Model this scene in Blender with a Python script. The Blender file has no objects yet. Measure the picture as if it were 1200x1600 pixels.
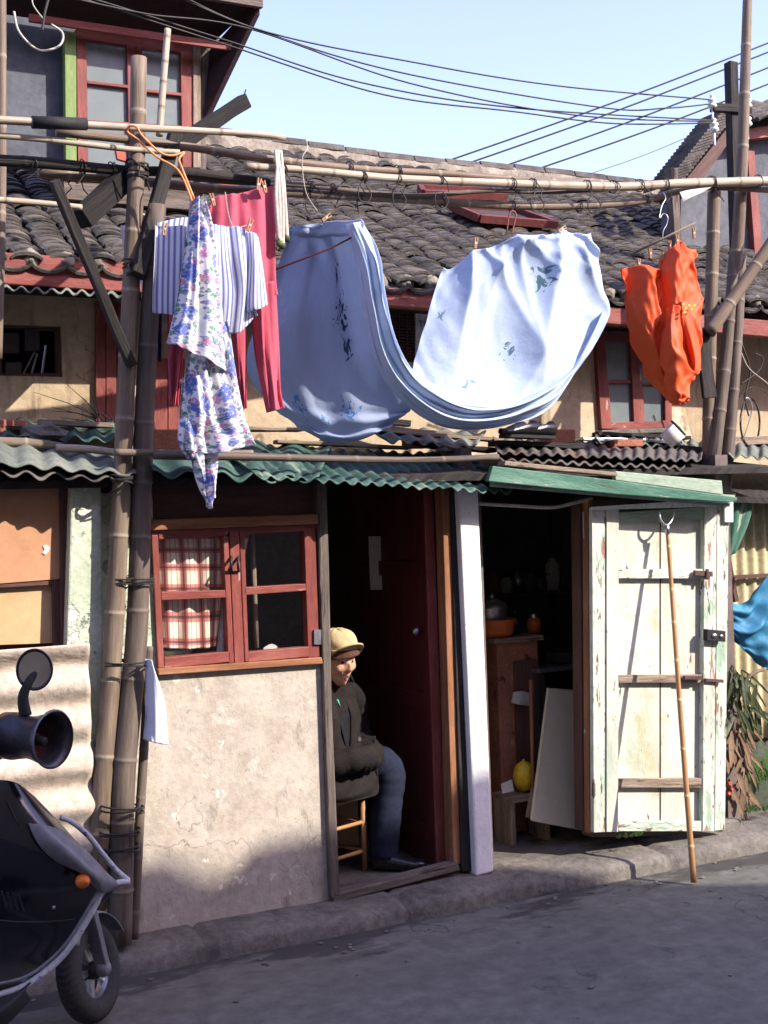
import bpy, bmesh, math, random
from mathutils import Vector, Matrix, noise
random.seed(7)
rad = math.radians
scn = bpy.context.scene
col = scn.collection
# ------------------------------------------------------------------ camera
F = 2000.0; A_ = rad(27); PT = rad(0.46); RO = rad(2.0)
CAM = Vector((0, -4.96, 1.67))
f0 = Vector((math.sin(A_), math.cos(A_), 0)); r0 = Vector((math.cos(A_), -math.sin(A_), 0)); Z_ = Vector((0, 0, 1))
FW = f0*math.cos(PT)+Z_*math.sin(PT); UP0 = Z_*math.cos(PT)-f0*math.sin(PT)
RT = r0*math.cos(RO)-UP0*math.sin(RO); UP = UP0*math.cos(RO)+r0*math.sin(RO)
cd = bpy.data.cameras.new('camera'); cam = bpy.data.objects.new('camera', cd); col.objects.link(cam)
cd.sensor_fit = 'VERTICAL'; cd.sensor_height = 36; cd.lens = 45; cd.clip_start = .05; cd.clip_end = 2000
cam.matrix_world = Matrix(((RT.x, UP.x, -FW.x, CAM.x), (RT.y, UP.y, -FW.y, CAM.y), (RT.z, UP.z, -FW.z, CAM.z), (0, 0, 0, 1)))
scn.camera = cam
# ------------------------------------------------------------------ light
AZ = rad(40); EL = rad(35)
w = bpy.data.worlds.new('World'); scn.world = w; w.use_nodes = True
nt = w.node_tree; bg = nt.nodes['Background']
sky = nt.nodes.new('ShaderNodeTexSky'); sky.sky_type = 'NISHITA'; sky.sun_disc = False
sky.sun_elevation = EL; sky.sun_rotation = rad(140); sky.air_density = 1.3; sky.dust_density = 1.6; sky.ozone_density = 3.5
tn = nt.nodes.new('ShaderNodeMix'); tn.data_type = 'RGBA'; tn.blend_type = 'MULTIPLY'; tn.inputs[0].default_value = 1; tn.inputs[7].default_value = (1.16, .915, 1.10, 1)
nt.links.new(sky.outputs[0], tn.inputs[6]); nt.links.new(tn.outputs[2], bg.inputs[0]); bg.inputs[1].default_value = 0.165
sd = bpy.data.lights.new('sun', 'SUN'); sd.energy = 3.6; sd.angle = rad(0.55); sd.color = (1, .93, .82)
so = bpy.data.objects.new('sun', sd); col.objects.link(so)
SUN = Vector((math.sin(AZ)*math.cos(EL), -math.cos(AZ)*math.cos(EL), math.sin(EL)))
so.rotation_euler = SUN.to_track_quat('Z', 'Y').to_euler(); so.location = (8, -8, 9)
vs = scn.view_settings; vs.view_transform = 'Standard'; vs.look = 'None'; vs.exposure = 1.3; vs.gamma = 1
scn.render.resolution_x = 768; scn.render.resolution_y = 1024

# ------------------------------------------------------------------ helpers
def P(x, y, Y=0.0):      # point of the plane at depth Y that is measured at this spot of the photograph
    d = FW+RT*((x-600)/F)-UP*((y-800)/F)
    return CAM+d*((Y-CAM.y)/d.y)
def G(x, y, Z=0.0):      # the same on a level plane
    d = FW+RT*((x-600)/F)-UP*((y-800)/F)
    return CAM+d*((Z-CAM.z)/d.z)
def V(*a): return Vector(a)
def tag(o, label=None, cat=None, group=None, kind=None):
    if label: o['label'] = label
    if cat: o['category'] = cat
    if group: o['group'] = group
    if kind: o['kind'] = kind
    return o
def empty(name, loc, label, cat, group=None):
    o = bpy.data.objects.new(name, None); o.location = loc; o.empty_display_size = .1; col.objects.link(o)
    return tag(o, label, cat, group)
def crom(p, t):
    n = len(p)-1; s = min(max(t, 0), .999999)*n; i = int(s); f = s-i
    a = p[max(i-1, 0)]; b = p[i]; c = p[min(i+1, n)]; d = p[min(i+2, n)]
    return .5*((2*b)+(c-a)*f+(2*a-5*b+4*c-d)*f*f+(3*b-a-3*c+d)*f**3)
def smooth_path(pts, n): return [crom(pts, i/n) for i in range(n+1)]
def nz(x, y=0, z=0): return noise.noise(Vector((x, y, z)))

class MB:
    def __init__(s): s.v = []; s.f = []; s.uv = []; s.at = {}
    def add(s, vs_, fs, uvs=None):
        o = len(s.v); s.v += [Vector(v) for v in vs_]
        s.uv += (uvs if uvs else [(v[0], v[2]) for v in vs_])
        s.f += [tuple(i+o for i in f) for f in fs]; return o
    def prism(s, poly, vec):     # polygon of 3-D points pushed along vec
        n = len(poly); poly = [Vector(p) for p in poly]; q = [p+vec for p in poly]
        ls = max(range(n), key=lambda i: (poly[(i+1) % n]-poly[i]).length)
        ax = (poly[(ls+1) % n]-poly[ls]).normalized(); up = ax.cross(Vector(vec)).normalized()
        off = random.random()*9
        def uvf(p): return (p.dot(up)+p.dot(Vector(vec).normalized())*.7, p.dot(ax)+off)
        fs = [tuple(range(n)), tuple(reversed(range(n, 2*n)))]
        fs += [(i, i+n, (i+1) % n+n, (i+1) % n) for i in range(n)]
        s.add(poly+q, fs, [uvf(p) for p in poly+q]); return s
    def panel(s, pts, Y, t):     # outline measured in the photograph on the plane at depth Y, t thick going back
        return s.prism([P(a, b, Y) for a, b in pts], Vector((0, t, 0)))
    def rect(s, x0, y0, x1, y1, Y, t): return s.panel([(x0, y0), (x1, y0), (x1, y1), (x0, y1)], Y, t)
    def box(s, a, b):
        (x0, y0, z0), (x1, y1, z1) = a, b
        return s.prism([(x0, y0, z0), (x1, y0, z0), (x1, y0, z1), (x0, y0, z1)], Vector((0, y1-y0, 0)))
    def beam(s, p0, p1, w_, h, up=(0, 0, 1), n=8, jit=0.0):
        p0 = Vector(p0); p1 = Vector(p1); ax = (p1-p0).normalized(); a = ax.cross(Vector(up)).normalized(); b = a.cross(ax)
        L = (p1-p0).length; vs_ = []; uv = []; off = random.random()*9
        for i in range(n+1):
            t = i/n; c = p0.lerp(p1, t)
            for k, (u_, v_) in enumerate(((-1, -1), (1, -1), (1, 1), (-1, 1))):
                j = jit*nz(t*L*6+k*7, off)
                vs_.append(c+a*(u_*w_/2+j)+b*(v_*h/2+j)); uv.append((k*.06+off, t*L))
        fs = [(i*4+k, i*4+(k+1) % 4, i*4+4+(k+1) % 4, i*4+4+k) for i in range(n) for k in range(4)]
        fs += [(3, 2, 1, 0), tuple(n*4+k for k in range(4))]
        s.add(vs_, fs, uv); return s
    def tube(s, pts, r, seg=10, cap=True, flat=1.0, at=None, up=None):
        pts = [Vector(p) for p in pts]; n = len(pts); rs = r if isinstance(r, (list, tuple)) else [r]*n
        t0 = (pts[1]-pts[0]).normalized(); ref = Vector(up) if up else (Vector((0, 0, 1)) if abs(t0.z) < .9 else Vector((1, 0, 0)))
        a = (ref-t0*ref.dot(t0)).normalized(); L = 0; vs_ = []; uv = []; off = random.random()*9
        base = len(s.v)
        for i in range(n):
            t = (pts[min(i+1, n-1)]-pts[max(i-1, 0)]).normalized()
            a = (a-t*a.dot(t)).normalized(); b = t.cross(a)
            if i: L += (pts[i]-pts[i-1]).length
            for k in range(seg):
                th = 2*math.pi*k/seg
                vs_.append(pts[i]+(a*math.cos(th)*flat+b*math.sin(th))*rs[i]); uv.append((k/seg*.3+off, L+off))
                if at is not None: s.at[base+i*seg+k] = at[i]
        fs = [(i*seg+k, i*seg+(k+1) % seg, (i+1)*seg+(k+1) % seg, (i+1)*seg+k) for i in range(n-1) for k in range(seg)]
        if cap: fs += [tuple(reversed(range(seg))), tuple((n-1)*seg+k for k in range(seg))]
        s.add(vs_, fs, uv); return s
    def bamboo(s, ctrl, ra, rb, step=.24, seg=12, bump=1.09):
        P_ = smooth_path([Vector(c) for c in ctrl], 40); L = [0]
        for i in range(40): L.append(L[-1]+(P_[i+1]-P_[i]).length)
        T = L[-1]; marks = []; x = random.uniform(.03, step)
        while x < T: marks.append(x); x += step*random.uniform(.8, 1.2)
        st = sorted(set([round(T*i/30, 4) for i in range(31)]+[round(min(max(m+d, 0), T), 4) for m in marks for d in (-.014, -.005, 0, .005, .014)]))
        pts = []; rs = []; at = []
        for q in st:
            i = max(j for j in range(41) if L[j] <= q+1e-6); i = min(i, 39)
            t = (q-L[i])/max(L[i+1]-L[i], 1e-6); pts.append(P_[i].lerp(P_[i+1], t))
            d = min([abs(q-m) for m in marks]+[9]); rr = ra+(rb-ra)*q/T
            rs.append(rr*(bump if d < .003 else (1.03 if d < .008 else 1.0))*(1+.03*nz(q*5, ra*99)))
            at.append(1.0 if d < .003 else (.5 if d < .008 else 0))
        return s.tube(pts, rs, seg, True, 1.0, at)
    def lathe(s, prof, c, axis=(0, 0, 1), seg=20, sc=(1, 1)):
        ax = Vector(axis).normalized(); ref = Vector((1, 0, 0)) if abs(ax.x) < .9 else Vector((0, 1, 0))
        a = (ref-ax*ref.dot(ax)).normalized(); b = ax.cross(a); c = Vector(c); vs_ = []; n = len(prof)
        for (r, h) in prof:
            for k in range(seg):
                th = 2*math.pi*k/seg; vs_.append(c+ax*h+(a*math.cos(th)*sc[0]+b*math.sin(th)*sc[1])*max(r, 1e-4))
        fs = [(i*seg+k, i*seg+(k+1) % seg, (i+1)*seg+(k+1) % seg, (i+1)*seg+k) for i in range(n-1) for k in range(seg)]
        s.add(vs_, fs); return s
    def ball(s, c, r, sc=(1, 1, 1), seg=16, rings=10, lump=0.0, rot=None):
        vs_ = []; c = Vector(c)
        for i in range(rings+1):
            ph = math.pi*i/rings
            for k in range(seg):
                th = 2*math.pi*k/seg; d = Vector((math.sin(ph)*math.cos(th)*sc[0], math.sin(ph)*math.sin(th)*sc[1], math.cos(ph)*sc[2]))
                d *= r*(1+lump*nz(d.x*3+c.x*7, d.y*3+c.y*7, d.z*3+c.z*5))
                if rot: d = rot @ d
                vs_.append(c+d)
        fs = [(i*seg+k, (i+1)*seg+k, (i+1)*seg+(k+1) % seg, i*seg+(k+1) % seg) for i in range(rings) for k in range(seg)]
        s.add(vs_, fs); return s
    def grid(s, fn, nu, nv, size=(1, 1)):
        vs_ = []; uv = []
        for j in range(nv+1):
            for i in range(nu+1): vs_.append(fn(i/nu, j/nv)); uv.append((i/nu*size[0], j/nv*size[1]))
        fs = [(j*(nu+1)+i, j*(nu+1)+i+1, (j+1)*(nu+1)+i+1, (j+1)*(nu+1)+i) for j in range(nv) for i in range(nu)]
        s.add(vs_, fs, uv); return s
    def patch(s, rows, nu=60, nv=60, fold=None, size=None):   # rows of (px, py, Y)
        C = [[P(*p) for p in r] for r in rows]
        if size is None:
            m = len(C)//2; size = ((C[m][-1]-C[m][0]).length, sum((C[i+1][1]-C[i][1]).length for i in range(len(C)-1)))
        def fn(u, v):
            p = crom([crom(r, u) for r in C], v)
            if fold:
                q = fold(u, v); p = p+(q if isinstance(q, Vector) else Vector((0, q, 0)))
            return p
        return s.grid(fn, nu, nv, size)
    def build(s, name, mat, parent=None, smooth=False, bevel=0, solid=0, norm=True, sub=0):
        me = bpy.data.meshes.new(name); me.from_pydata([tuple(v) for v in s.v], [], s.f)
        uvl = me.uv_layers.new(name='UVMap')
        for lp in me.loops: uvl.data[lp.index].uv = s.uv[lp.vertex_index]
        if s.at:
            a = me.attributes.new('node', 'FLOAT', 'POINT')
            for k, x in s.at.items(): a.data[k].value = x
        if norm and not solid:
            bm = bmesh.new(); bm.from_mesh(me); bmesh.ops.recalc_face_normals(bm, faces=bm.faces); bm.to_mesh(me); bm.free()
        me.materials.append(mat)
        if smooth:
            for p in me.polygons: p.use_smooth = True
        o = bpy.data.objects.new(name, me); col.objects.link(o)
        if bevel:
            m = o.modifiers.new('bevel', 'BEVEL'); m.width = bevel; m.segments = 2; m.limit_method = 'ANGLE'
        if solid:
            m = o.modifiers.new('thick', 'SOLIDIFY'); m.thickness = solid; m.offset = 0
        if sub:
            m = o.modifiers.new('sub', 'SUBSURF'); m.levels = sub; m.render_levels = sub
        if parent is not None:
            o.parent = parent; o.matrix_parent_inverse = Matrix.Translation(-parent.location) if parent.type == 'EMPTY' else Matrix()
        return o

def smooth_angle(o, a=40):
    for p in o.data.polygons: p.use_smooth = True
    try: o.data.set_sharp_from_angle(angle=rad(a))
    except Exception: pass
    return o

# ------------------------------------------------------------------ materials
def mat(name, cols, sc=6, st=(1, 1, 1), rough=.85, bump=.3, bsc=45, metal=0, co='Object', spots=(), cracks=None, node=None, fine=.25, spec=.3, coat=0, transl=None, dist=.01, rv=.15):
    """noise ramp of cols, then spots [(colour, scale, threshold, softness, stretch)], cracks (colour, scale, width), bump"""
    m = bpy.data.materials.new(name); m.use_nodes = True; nt = m.node_tree; N = nt.nodes; Lk = nt.links.new; b = N['Principled BSDF']
    tc = N.new('ShaderNodeTexCoord'); src = tc.outputs[co]
    def mp(stv):
        q = N.new('ShaderNodeMapping'); q.inputs['Scale'].default_value = stv; Lk(src, q.inputs[0]); return q.outputs[0]
    def noi(scale, stv, det=7, ro=.6, offs=0):
        q = N.new('ShaderNodeTexNoise'); q.inputs['Scale'].default_value = scale; q.inputs['Detail'].default_value = det; q.inputs['Roughness'].default_value = ro
        mm = N.new('ShaderNodeMapping'); mm.inputs['Scale'].default_value = stv; mm.inputs['Location'].default_value = (offs, offs*.7, offs*1.3); Lk(src, mm.inputs[0]); Lk(mm.outputs[0], q.inputs['Vector']); return q.outputs['Fac']
    def mix(a, c, fac, mode='MIX'):
        q = N.new('ShaderNodeMix'); q.data_type = 'RGBA'; q.blend_type = mode
        if isinstance(fac, (int, float)): q.inputs[0].default_value = fac
        else: Lk(fac, q.inputs[0])
        for s_, x in ((6, a), (7, c)):
            if hasattr(x, 'is_linked') or not isinstance(x, tuple): Lk(x, q.inputs[s_])
            else: q.inputs[s_].default_value = (*x, 1)
        return q.outputs[2]
    r = N.new('ShaderNodeValToRGB'); Lk(noi(sc, st), r.inputs[0]); e = r.color_ramp.elements
    n = len(cols); e[0].position = .3; e[1].position = .7; e[0].color = (*cols[0], 1); e[1].color = (*cols[-1], 1)
    for i in range(1, n-1):
        x = e.new(.3+.4*i/(n-1)); x.color = (*cols[i], 1)
    c = r.outputs[0]
    if fine:
        f = N.new('ShaderNodeMapRange'); Lk(noi(sc*9, st, 5, .7, 3), f.inputs[0]); f.inputs[1].default_value = .3; f.inputs[2].default_value = .7
        f.inputs[3].default_value = 1-fine; f.inputs[4].default_value = 1+fine
        q = N.new('ShaderNodeVectorMath'); q.operation = 'SCALE'; Lk(c, q.inputs[0]); Lk(f.outputs[0], q.inputs['Scale']); c = q.outputs[0]
    hs = []
    for k, sp in enumerate(spots):
        colr, ssc, th, so_, stv = sp
        f = N.new('ShaderNodeMapRange'); Lk(noi(ssc, stv, 8, .62, 11+k*5.3), f.inputs[0]); f.inputs[1].default_value = th; f.inputs[2].default_value = th+so_
        c = mix(c, colr, f.outputs[0]); hs.append(f.outputs[0])
    if cracks:
        cc, cs, cw = cracks
        vn = N.new('ShaderNodeTexVoronoi'); vn.feature = 'DISTANCE_TO_EDGE'; vn.inputs['Scale'].default_value = cs
        nn = N.new('ShaderNodeTexNoise'); nn.inputs['Scale'].default_value = 3; nn.inputs['Detail'].default_value = 6; Lk(src, nn.inputs['Vector'])
        ad = N.new('ShaderNodeVectorMath'); ad.operation = 'MULTIPLY_ADD'; Lk(nn.outputs['Color'], ad.inputs[0]); ad.inputs[1].default_value = (.6, .6, .6); Lk(src, ad.inputs[2]); Lk(ad.outputs[0], vn.inputs['Vector'])
        f = N.new('ShaderNodeMapRange'); Lk(vn.outputs['Distance'], f.inputs[0]); f.inputs[1].default_value = cw; f.inputs[2].default_value = 0
        g = N.new('ShaderNodeMath'); g.operation = 'MULTIPLY'; Lk(f.outputs[0], g.inputs[0])
        g2 = N.new('ShaderNodeMapRange'); Lk(noi(2.2, (1, 1, 1), 3, .5, 31), g2.inputs[0]); g2.inputs[1].default_value = .5; g2.inputs[2].default_value = .6; Lk(g2.outputs[0], g.inputs[1])
        c = mix(c, cc, g.outputs[0])
    if node:
        a = N.new('ShaderNodeAttribute'); a.attribute_name = 'node'; c = mix(c, node, a.outputs['Fac'])
    Lk(c, b.inputs['Base Color'])
    b.inputs['Metallic'].default_value = metal; b.inputs['Specular IOR Level'].default_value = spec
    rr = N.new('ShaderNodeMapRange'); Lk(noi(sc*2, st, 4, .6, 7), rr.inputs[0]); rr.inputs[3].default_value = max(rough-rv, .03); rr.inputs[4].default_value = min(rough+rv, 1); Lk(rr.outputs[0], b.inputs['Roughness'])
    if coat: b.inputs['Coat Weight'].default_value = coat
    if bump:
        bu = N.new('ShaderNodeBump'); bu.inputs['Strength'].default_value = bump; bu.inputs['Distance'].default_value = dist
        h = noi(bsc, st, 8, .65, 17)
        for x in hs[:2]:
            q = N.new('ShaderNodeMath'); q.operation = 'MULTIPLY_ADD'; Lk(x, q.inputs[0]); q.inputs[1].default_value = -.5; Lk(h, q.inputs[2]); h = q.outputs[0]
        Lk(h, bu.inputs['Height']); Lk(bu.outputs[0], b.inputs['Normal'])
    if transl:
        t = N.new('ShaderNodeBsdfTranslucent'); ms = N.new('ShaderNodeMixShader'); ms.inputs[0].default_value = transl
        Lk(c, t.inputs[0]); Lk(b.outputs[0], ms.inputs[1]); Lk(t.outputs[0], ms.inputs[2]); Lk(ms.outputs[0], N['Material Output'].inputs[0])
    m['c'] = 1
    return m
GR = (1, .05, 1)   # stretch for UV grain: x across, y along
WO = (9, .8, 1)
M = {}
M['asphalt'] = mat('asphalt', [(.105, .102, .092), (.125, .12, .108), (.14, .135, .122)], 1.2, rough=.88, bump=.35, bsc=170, spots=[((.098, .094, .086), .9, .55, .15, (.6, 1.6, 1)), ((.17, .16, .15), 90, .68, .04, (1, 1, 1)), ((.045, .04, .04), 7, .67, .04, (1, 1, 1))], cracks=((.05, .048, .045), .7, .006), fine=.3)
M['kerb'] = mat('kerb_concrete', [(.10, .09, .08), (.145, .13, .113), (.19, .17, .145)], 3, rough=.9, bump=.7, bsc=40, spots=[((.05, .046, .042), 4, .54, .1, (.6, 1, 1)), ((.25, .23, .2), 50, .66, .05, (1, 1, 1))], fine=.35)
M['stucco'] = mat('beige_stucco', [(.34, .29, .235), (.43, .375, .31), (.50, .445, .38)], 2.2, rough=.9, bump=.5, bsc=25,
    spots=[((.56, .51, .45), 3.1, .60, .07, (1, 1, 1)), ((.24, .21, .18), 5, .59, .12, (1.6, 1, .7)), ((.30, .26, .22), 34, .62, .05, (1, 1, 1)), ((.62, .57, .5), 14, .64, .03, (1, 1, 1)), ((.22, .2, .18), 1.5, .6, .12, (1, 1, 1.6))], cracks=((.2, .16, .13), 1.2, .0035), fine=.18)
M['upper'] = mat('ochre_plaster', [(.36, .27, .17), (.45, .35, .23), (.53, .43, .3)], 2.0, rough=.9, bump=.5, bsc=22,
    spots=[((.25, .19, .13), 4, .56, .12, (2.5, 1, .5)), ((.18, .15, .12), 11, .66, .06, (2, 1, .4)), ((.6, .53, .42), 3, .62, .06, (1, 1, 1))], cracks=((.2, .15, .1), 1.8, .006), fine=.18)
M['greywall'] = mat('grey_render', [(.08, .088, .105), (.12, .128, .145)], 2, rough=.9, bump=.3, spots=[((.06, .065, .075), 2, .55, .15, (1, 1, 1))])
M['tile'] = mat('roof_tile_grey', [(.05, .044, .04), (.088, .077, .068), (.14, .12, .10)], 9, rough=.9, bump=.6, bsc=60, spots=[((.028, .026, .025), 3, .56, .1, (1, 1, 1)), ((.2, .18, .15), 14, .68, .05, (1, 1, 1))], fine=.4)
M['ridge'] = mat('ridge_mortar', [(.14, .12, .095), (.22, .19, .15), (.3, .265, .21)], 6, rough=.95, bump=.8, bsc=25, spots=[((.08, .07, .06), 6, .54, .12, (1, 1, 1))], fine=.3)
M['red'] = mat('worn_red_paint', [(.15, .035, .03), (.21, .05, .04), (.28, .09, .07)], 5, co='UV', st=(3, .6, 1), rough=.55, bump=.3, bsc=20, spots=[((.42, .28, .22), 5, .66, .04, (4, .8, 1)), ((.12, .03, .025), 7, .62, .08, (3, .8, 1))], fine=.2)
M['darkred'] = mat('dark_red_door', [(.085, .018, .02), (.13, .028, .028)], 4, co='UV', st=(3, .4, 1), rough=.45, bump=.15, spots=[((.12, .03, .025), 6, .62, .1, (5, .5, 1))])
M['orangewood'] = mat('orange_wood', [(.19, .075, .035), (.28, .12, .055), (.36, .18, .10)], 4, co='UV', st=(8, .6, 1), rough=.7, bump=.3, bsc=14, spots=[((.16, .09, .06), 6, .6, .08, (8, .7, 1))])
M['oldwood'] = mat('grey_old_wood', [(.075, .058, .048), (.13, .105, .088), (.20, .165, .135)], 4, co='UV', st=WO, rough=.9, bump=.8, bsc=8, spots=[((.04, .033, .03), 5, .58, .08, WO)], fine=.3)
M['darkwood'] = mat('dark_timber', [(.014, .012, .012), (.03, .026, .024), (.055, .047, .043)], 4, co='UV', st=WO, rough=.9, bump=.8, bsc=8, fine=.35)
M['blackwood'] = mat('blackened_timber', [(.006, .005, .005), (.014, .012, .011), (.028, .024, .022)], 4, co='UV', st=WO, rough=.95, bump=.8, bsc=8, fine=.35)
M['damp'] = mat('damp_asphalt', [(.038, .035, .034), (.06, .055, .053)], 3, rough=.6, bump=.3, bsc=170, fine=.3)
M['plank'] = mat('weathered_plank', [(.17, .125, .09), (.26, .20, .15), (.36, .29, .22)], 4, co='UV', st=WO, rough=.9, bump=.7, bsc=8, spots=[((.09, .07, .055), 5, .6, .06, WO)], fine=.3)
M['bamboo'] = mat('weathered_bamboo', [(.115, .08, .056), (.17, .125, .09), (.235, .18, .13)], 5, co='UV', st=(6, .5, 1), rough=.6, bump=.3, bsc=10, spots=[((.09, .07, .055), 5, .60, .1, (4, .5, 1))], node=(.30, .245, .185), fine=.2)
M['bambood'] = mat('dark_bamboo', [(.075, .057, .047), (.115, .088, .07), (.16, .125, .10)], 5, co='UV', st=(6, .5, 1), rough=.65, bump=.3, bsc=10, spots=[((.045, .036, .032), 5, .58, .1, (4, .5, 1))], node=(.17, .135, .11), fine=.2)
M['bamboop'] = mat('pale_bamboo', [(.24, .19, .135), (.35, .29, .215), (.46, .395, .305)], 5, co='UV', st=(6, .5, 1), rough=.5, bump=.25, bsc=10, spots=[((.17, .13, .1), 5, .60, .12, (3, .7, 1))], node=(.16, .12, .08), fine=.2)
M['cane'] = mat('golden_cane', [(.30, .15, .06), (.42, .23, .1)], 5, co='UV', st=(6, .5, 1), rough=.45, bump=.2, node=(.6, .42, .22))
M['doorpaint'] = mat('peeling_cream_paint', [(.43, .44, .36), (.53, .54, .46), (.60, .61, .54)], 3, co='UV', st=(1.6, .7, 1), rough=.6, bump=.5, bsc=14,
    spots=[((.40, .45, .36), 2.6, .56, .13, (2, 1, 1)), ((.44, .36, .17), 2.2, .60, .16, (2, 1, 1)), ((.17, .10, .07), 13, .645, .02, (2.2, .6, 1)), ((.10, .08, .06), 34, .68, .02, (1.5, .6, 1))], fine=.1)
M['doorstile'] = mat('flaking_green_white_paint', [(.42, .44, .36), (.54, .56, .48), (.62, .62, .56)], 3, co='UV', st=(3, .7, 1), rough=.7, bump=.8, bsc=14,
    spots=[((.30, .43, .31), 2.5, .53, .1, (3, 1, 1)), ((.36, .17, .13), 5.5, .60, .02, (3, .5, 1)), ((.13, .09, .07), 16, .60, .02, (3, .6, 1))], fine=.15)
M['greenpaint'] = mat('worn_green_paint', [(.03, .10, .07), (.05, .145, .10), (.12, .23, .17)], 4, co='UV', st=(3, .5, 1), rough=.6, bump=.3, spots=[((.3, .36, .27), 5, .62, .04, (4, .6, 1)), ((.1, .09, .06), 6, .64, .04, (4, .6, 1))])
M['palegreen'] = mat('pale_green_board', [(.22, .30, .22), (.34, .40, .31)], 4, co='UV', st=(3, .5, 1), rough=.7, bump=.3, spots=[((.22, .17, .12), 5, .6, .05, (4, .6, 1))])
M['green_sheet'] = mat('green_corrugated_sheet', [(.03, .068, .058), (.05, .105, .09), (.10, .165, .14)], 4, rough=.5, bump=.2, spots=[((.2, .25, .2), 5, .58, .1, (1, 1, 1)), ((.05, .07, .06), 7, .62, .06, (1, 1, 1))], transl=.12)
M['grey_sheet'] = mat('grey_asbestos_sheet', [(.09, .105, .09), (.14, .155, .13), (.2, .205, .175)], 5, rough=.9, bump=.5, spots=[((.09, .09, .08), 5, .58, .1, (1, 1, 1))])
M['dark_sheet'] = mat('dark_rusty_sheet', [(.05, .045, .042), (.09, .08, .075), (.14, .12, .11)], 7, rough=.8, bump=.5, spots=[((.14, .06, .035), 5, .6, .08, (1, 1, 1))])
M['fibre'] = mat('buff_fibre_sheet', [(.36, .29, .235), (.47, .39, .32), (.56, .49, .42)], 3, rough=.85, bump=.4, spots=[((.27, .2, .16), 4, .57, .1, (.6, 1, 2.5)), ((.62, .58, .52), 5, .64, .06, (1, 1, 1))])
M['cream_sheet'] = mat('cream_ribbed_sheet', [(.43, .36, .21), (.53, .46, .29)], 4, rough=.7, bump=.2, spots=[((.3, .22, .12), 6, .64, .08, (1, 1, .5))])
M['whitewash'] = mat('whitewash', [(.74, .72, .69), (.82, .80, .77), (.88, .86, .83)], 5, rough=.9, bump=.5, bsc=20, spots=[((.50, .49, .49), 3.5, .62, .1, (1, 1, 1)), ((.35, .32, .3), 14, .69, .03, (1, 1, .6)), ((.5, .48, .48), 22, .68, .05, (1, 1, 1))], fine=.06)
M['greenplaster'] = mat('peeling_pale_green_plaster', [(.34, .40, .28), (.46, .51, .38), (.60, .62, .52)], 7, rough=.9, bump=.9, bsc=18, spots=[((.66, .64, .56), 5, .55, .04, (1, 1, 1)), ((.22, .27, .2), 9, .62, .04, (1, 1, 1))], fine=.2)
M['boardorange'] = mat('orange_hardboard', [(.44, .22, .12), (.52, .28, .16)], 2, rough=.7, bump=.1, fine=.08, spots=[((.36, .17, .1), 4, .6, .15, (1, 1, 1))])
M['boardtan'] = mat('tan_hardboard', [(.46, .30, .15), (.55, .37, .2)], 2, rough=.7, bump=.1, fine=.1, spots=[((.38, .25, .14), 2, .55, .2, (1, 1, 1))])
M['brownframe'] = mat('brown_frame', [(.07, .035, .03), (.12, .06, .05)], 4, co='UV', st=WO, rough=.7, bump=.3)
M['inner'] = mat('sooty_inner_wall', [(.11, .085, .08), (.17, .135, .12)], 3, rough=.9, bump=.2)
M['floor'] = mat('worn_concrete_floor', [(.10, .09, .08), (.17, .15, .13)], 3, rough=.85, bump=.4, spots=[((.05, .045, .04), 4, .56, .1, (1, 1, 1))])
M['glass'] = mat('window_glass', [(.05, .06, .065), (.08, .09, .095)], 2, rough=.06, bump=0, spec=.8, fine=0, rv=.03)
M['glassgrey'] = mat('dusty_glass', [(.12, .15, .155), (.19, .22, .225)], 1.6, rough=.25, bump=0, spec=.6, fine=.05, spots=[((.24, .26, .26), 3, .6, .2, (1, 1, 1))])
M['brick'] = mat('red_brick', [(.26, .09, .055), (.36, .14, .09)], 12, rough=.95, bump=.6, spots=[((.3, .22, .18), 10, .64, .06, (1, 1, 1))])
M['stone'] = mat('rough_stone', [(.11, .10, .085), (.2, .185, .16)], 9, rough=.95, bump=.9, bsc=30)
M['blackrub'] = mat('black_rubber', [(.012, .012, .013), (.022, .022, .024)], 8, rough=.7, bump=.2, fine=.2)
M['wire'] = mat('dark_wire', [(.02, .018, .018), (.04, .035, .033)], 8, rough=.6, bump=0)
M['paletw'] = mat('pale_twine', [(.4, .37, .32), (.52, .48, .42)], 8, rough=.9, bump=0)
M['steel'] = mat('dull_steel', [(.35, .35, .37), (.5, .5, .52)], 8, rough=.35, bump=.1, metal=.9)
M['porcelain'] = mat('white_porcelain', [(.7, .68, .62), (.78, .76, .72)], 8, rough=.2, bump=0, spots=[((.3, .2, .13), 20, .62, .05, (1, 1, 1))])
M['orangewire'] = mat('orange_plastic_wire', [(.72, .25, .08), (.8, .3, .1)], 6, rough=.4, bump=0)
M['peg'] = mat('wooden_peg', [(.33, .16, .09), (.43, .24, .14)], 8, rough=.8, bump=.1)
M['redplastic'] = mat('red_plastic', [(.5, .06, .04), (.6, .1, .06)], 3, rough=.4, bump=0)
M['limegreen'] = mat('lime_painted_post', [(.14, .21, .06), (.19, .27, .09)], 5, co='UV', st=(3, .5, 1), rough=.6, bump=.1)
M['paper'] = mat('aged_paper', [(.42, .4, .38), (.52, .5, .47)], 9, rough=.9, bump=.1, fine=.2)
M['white'] = mat('offwhite_paint', [(.66, .65, .62), (.74, .73, .7)], 5, rough=.7, bump=.1, spots=[((.5, .45, .36), 5, .62, .1, (1, 1, 1))])
M['black'] = mat('black_leather', [(.012, .011, .012), (.02, .019, .02)], 6, rough=.3, bump=.2, spec=.6)
M['tarp'] = mat('blue_tarpaulin', [(.03, .17, .33), (.05, .24, .42), (.08, .30, .48)], 3, rough=.6, bump=.15, spots=[((.2, .25, .26), 2, .6, .2, (1, 1, 1))], transl=.15, spec=.3)
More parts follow.
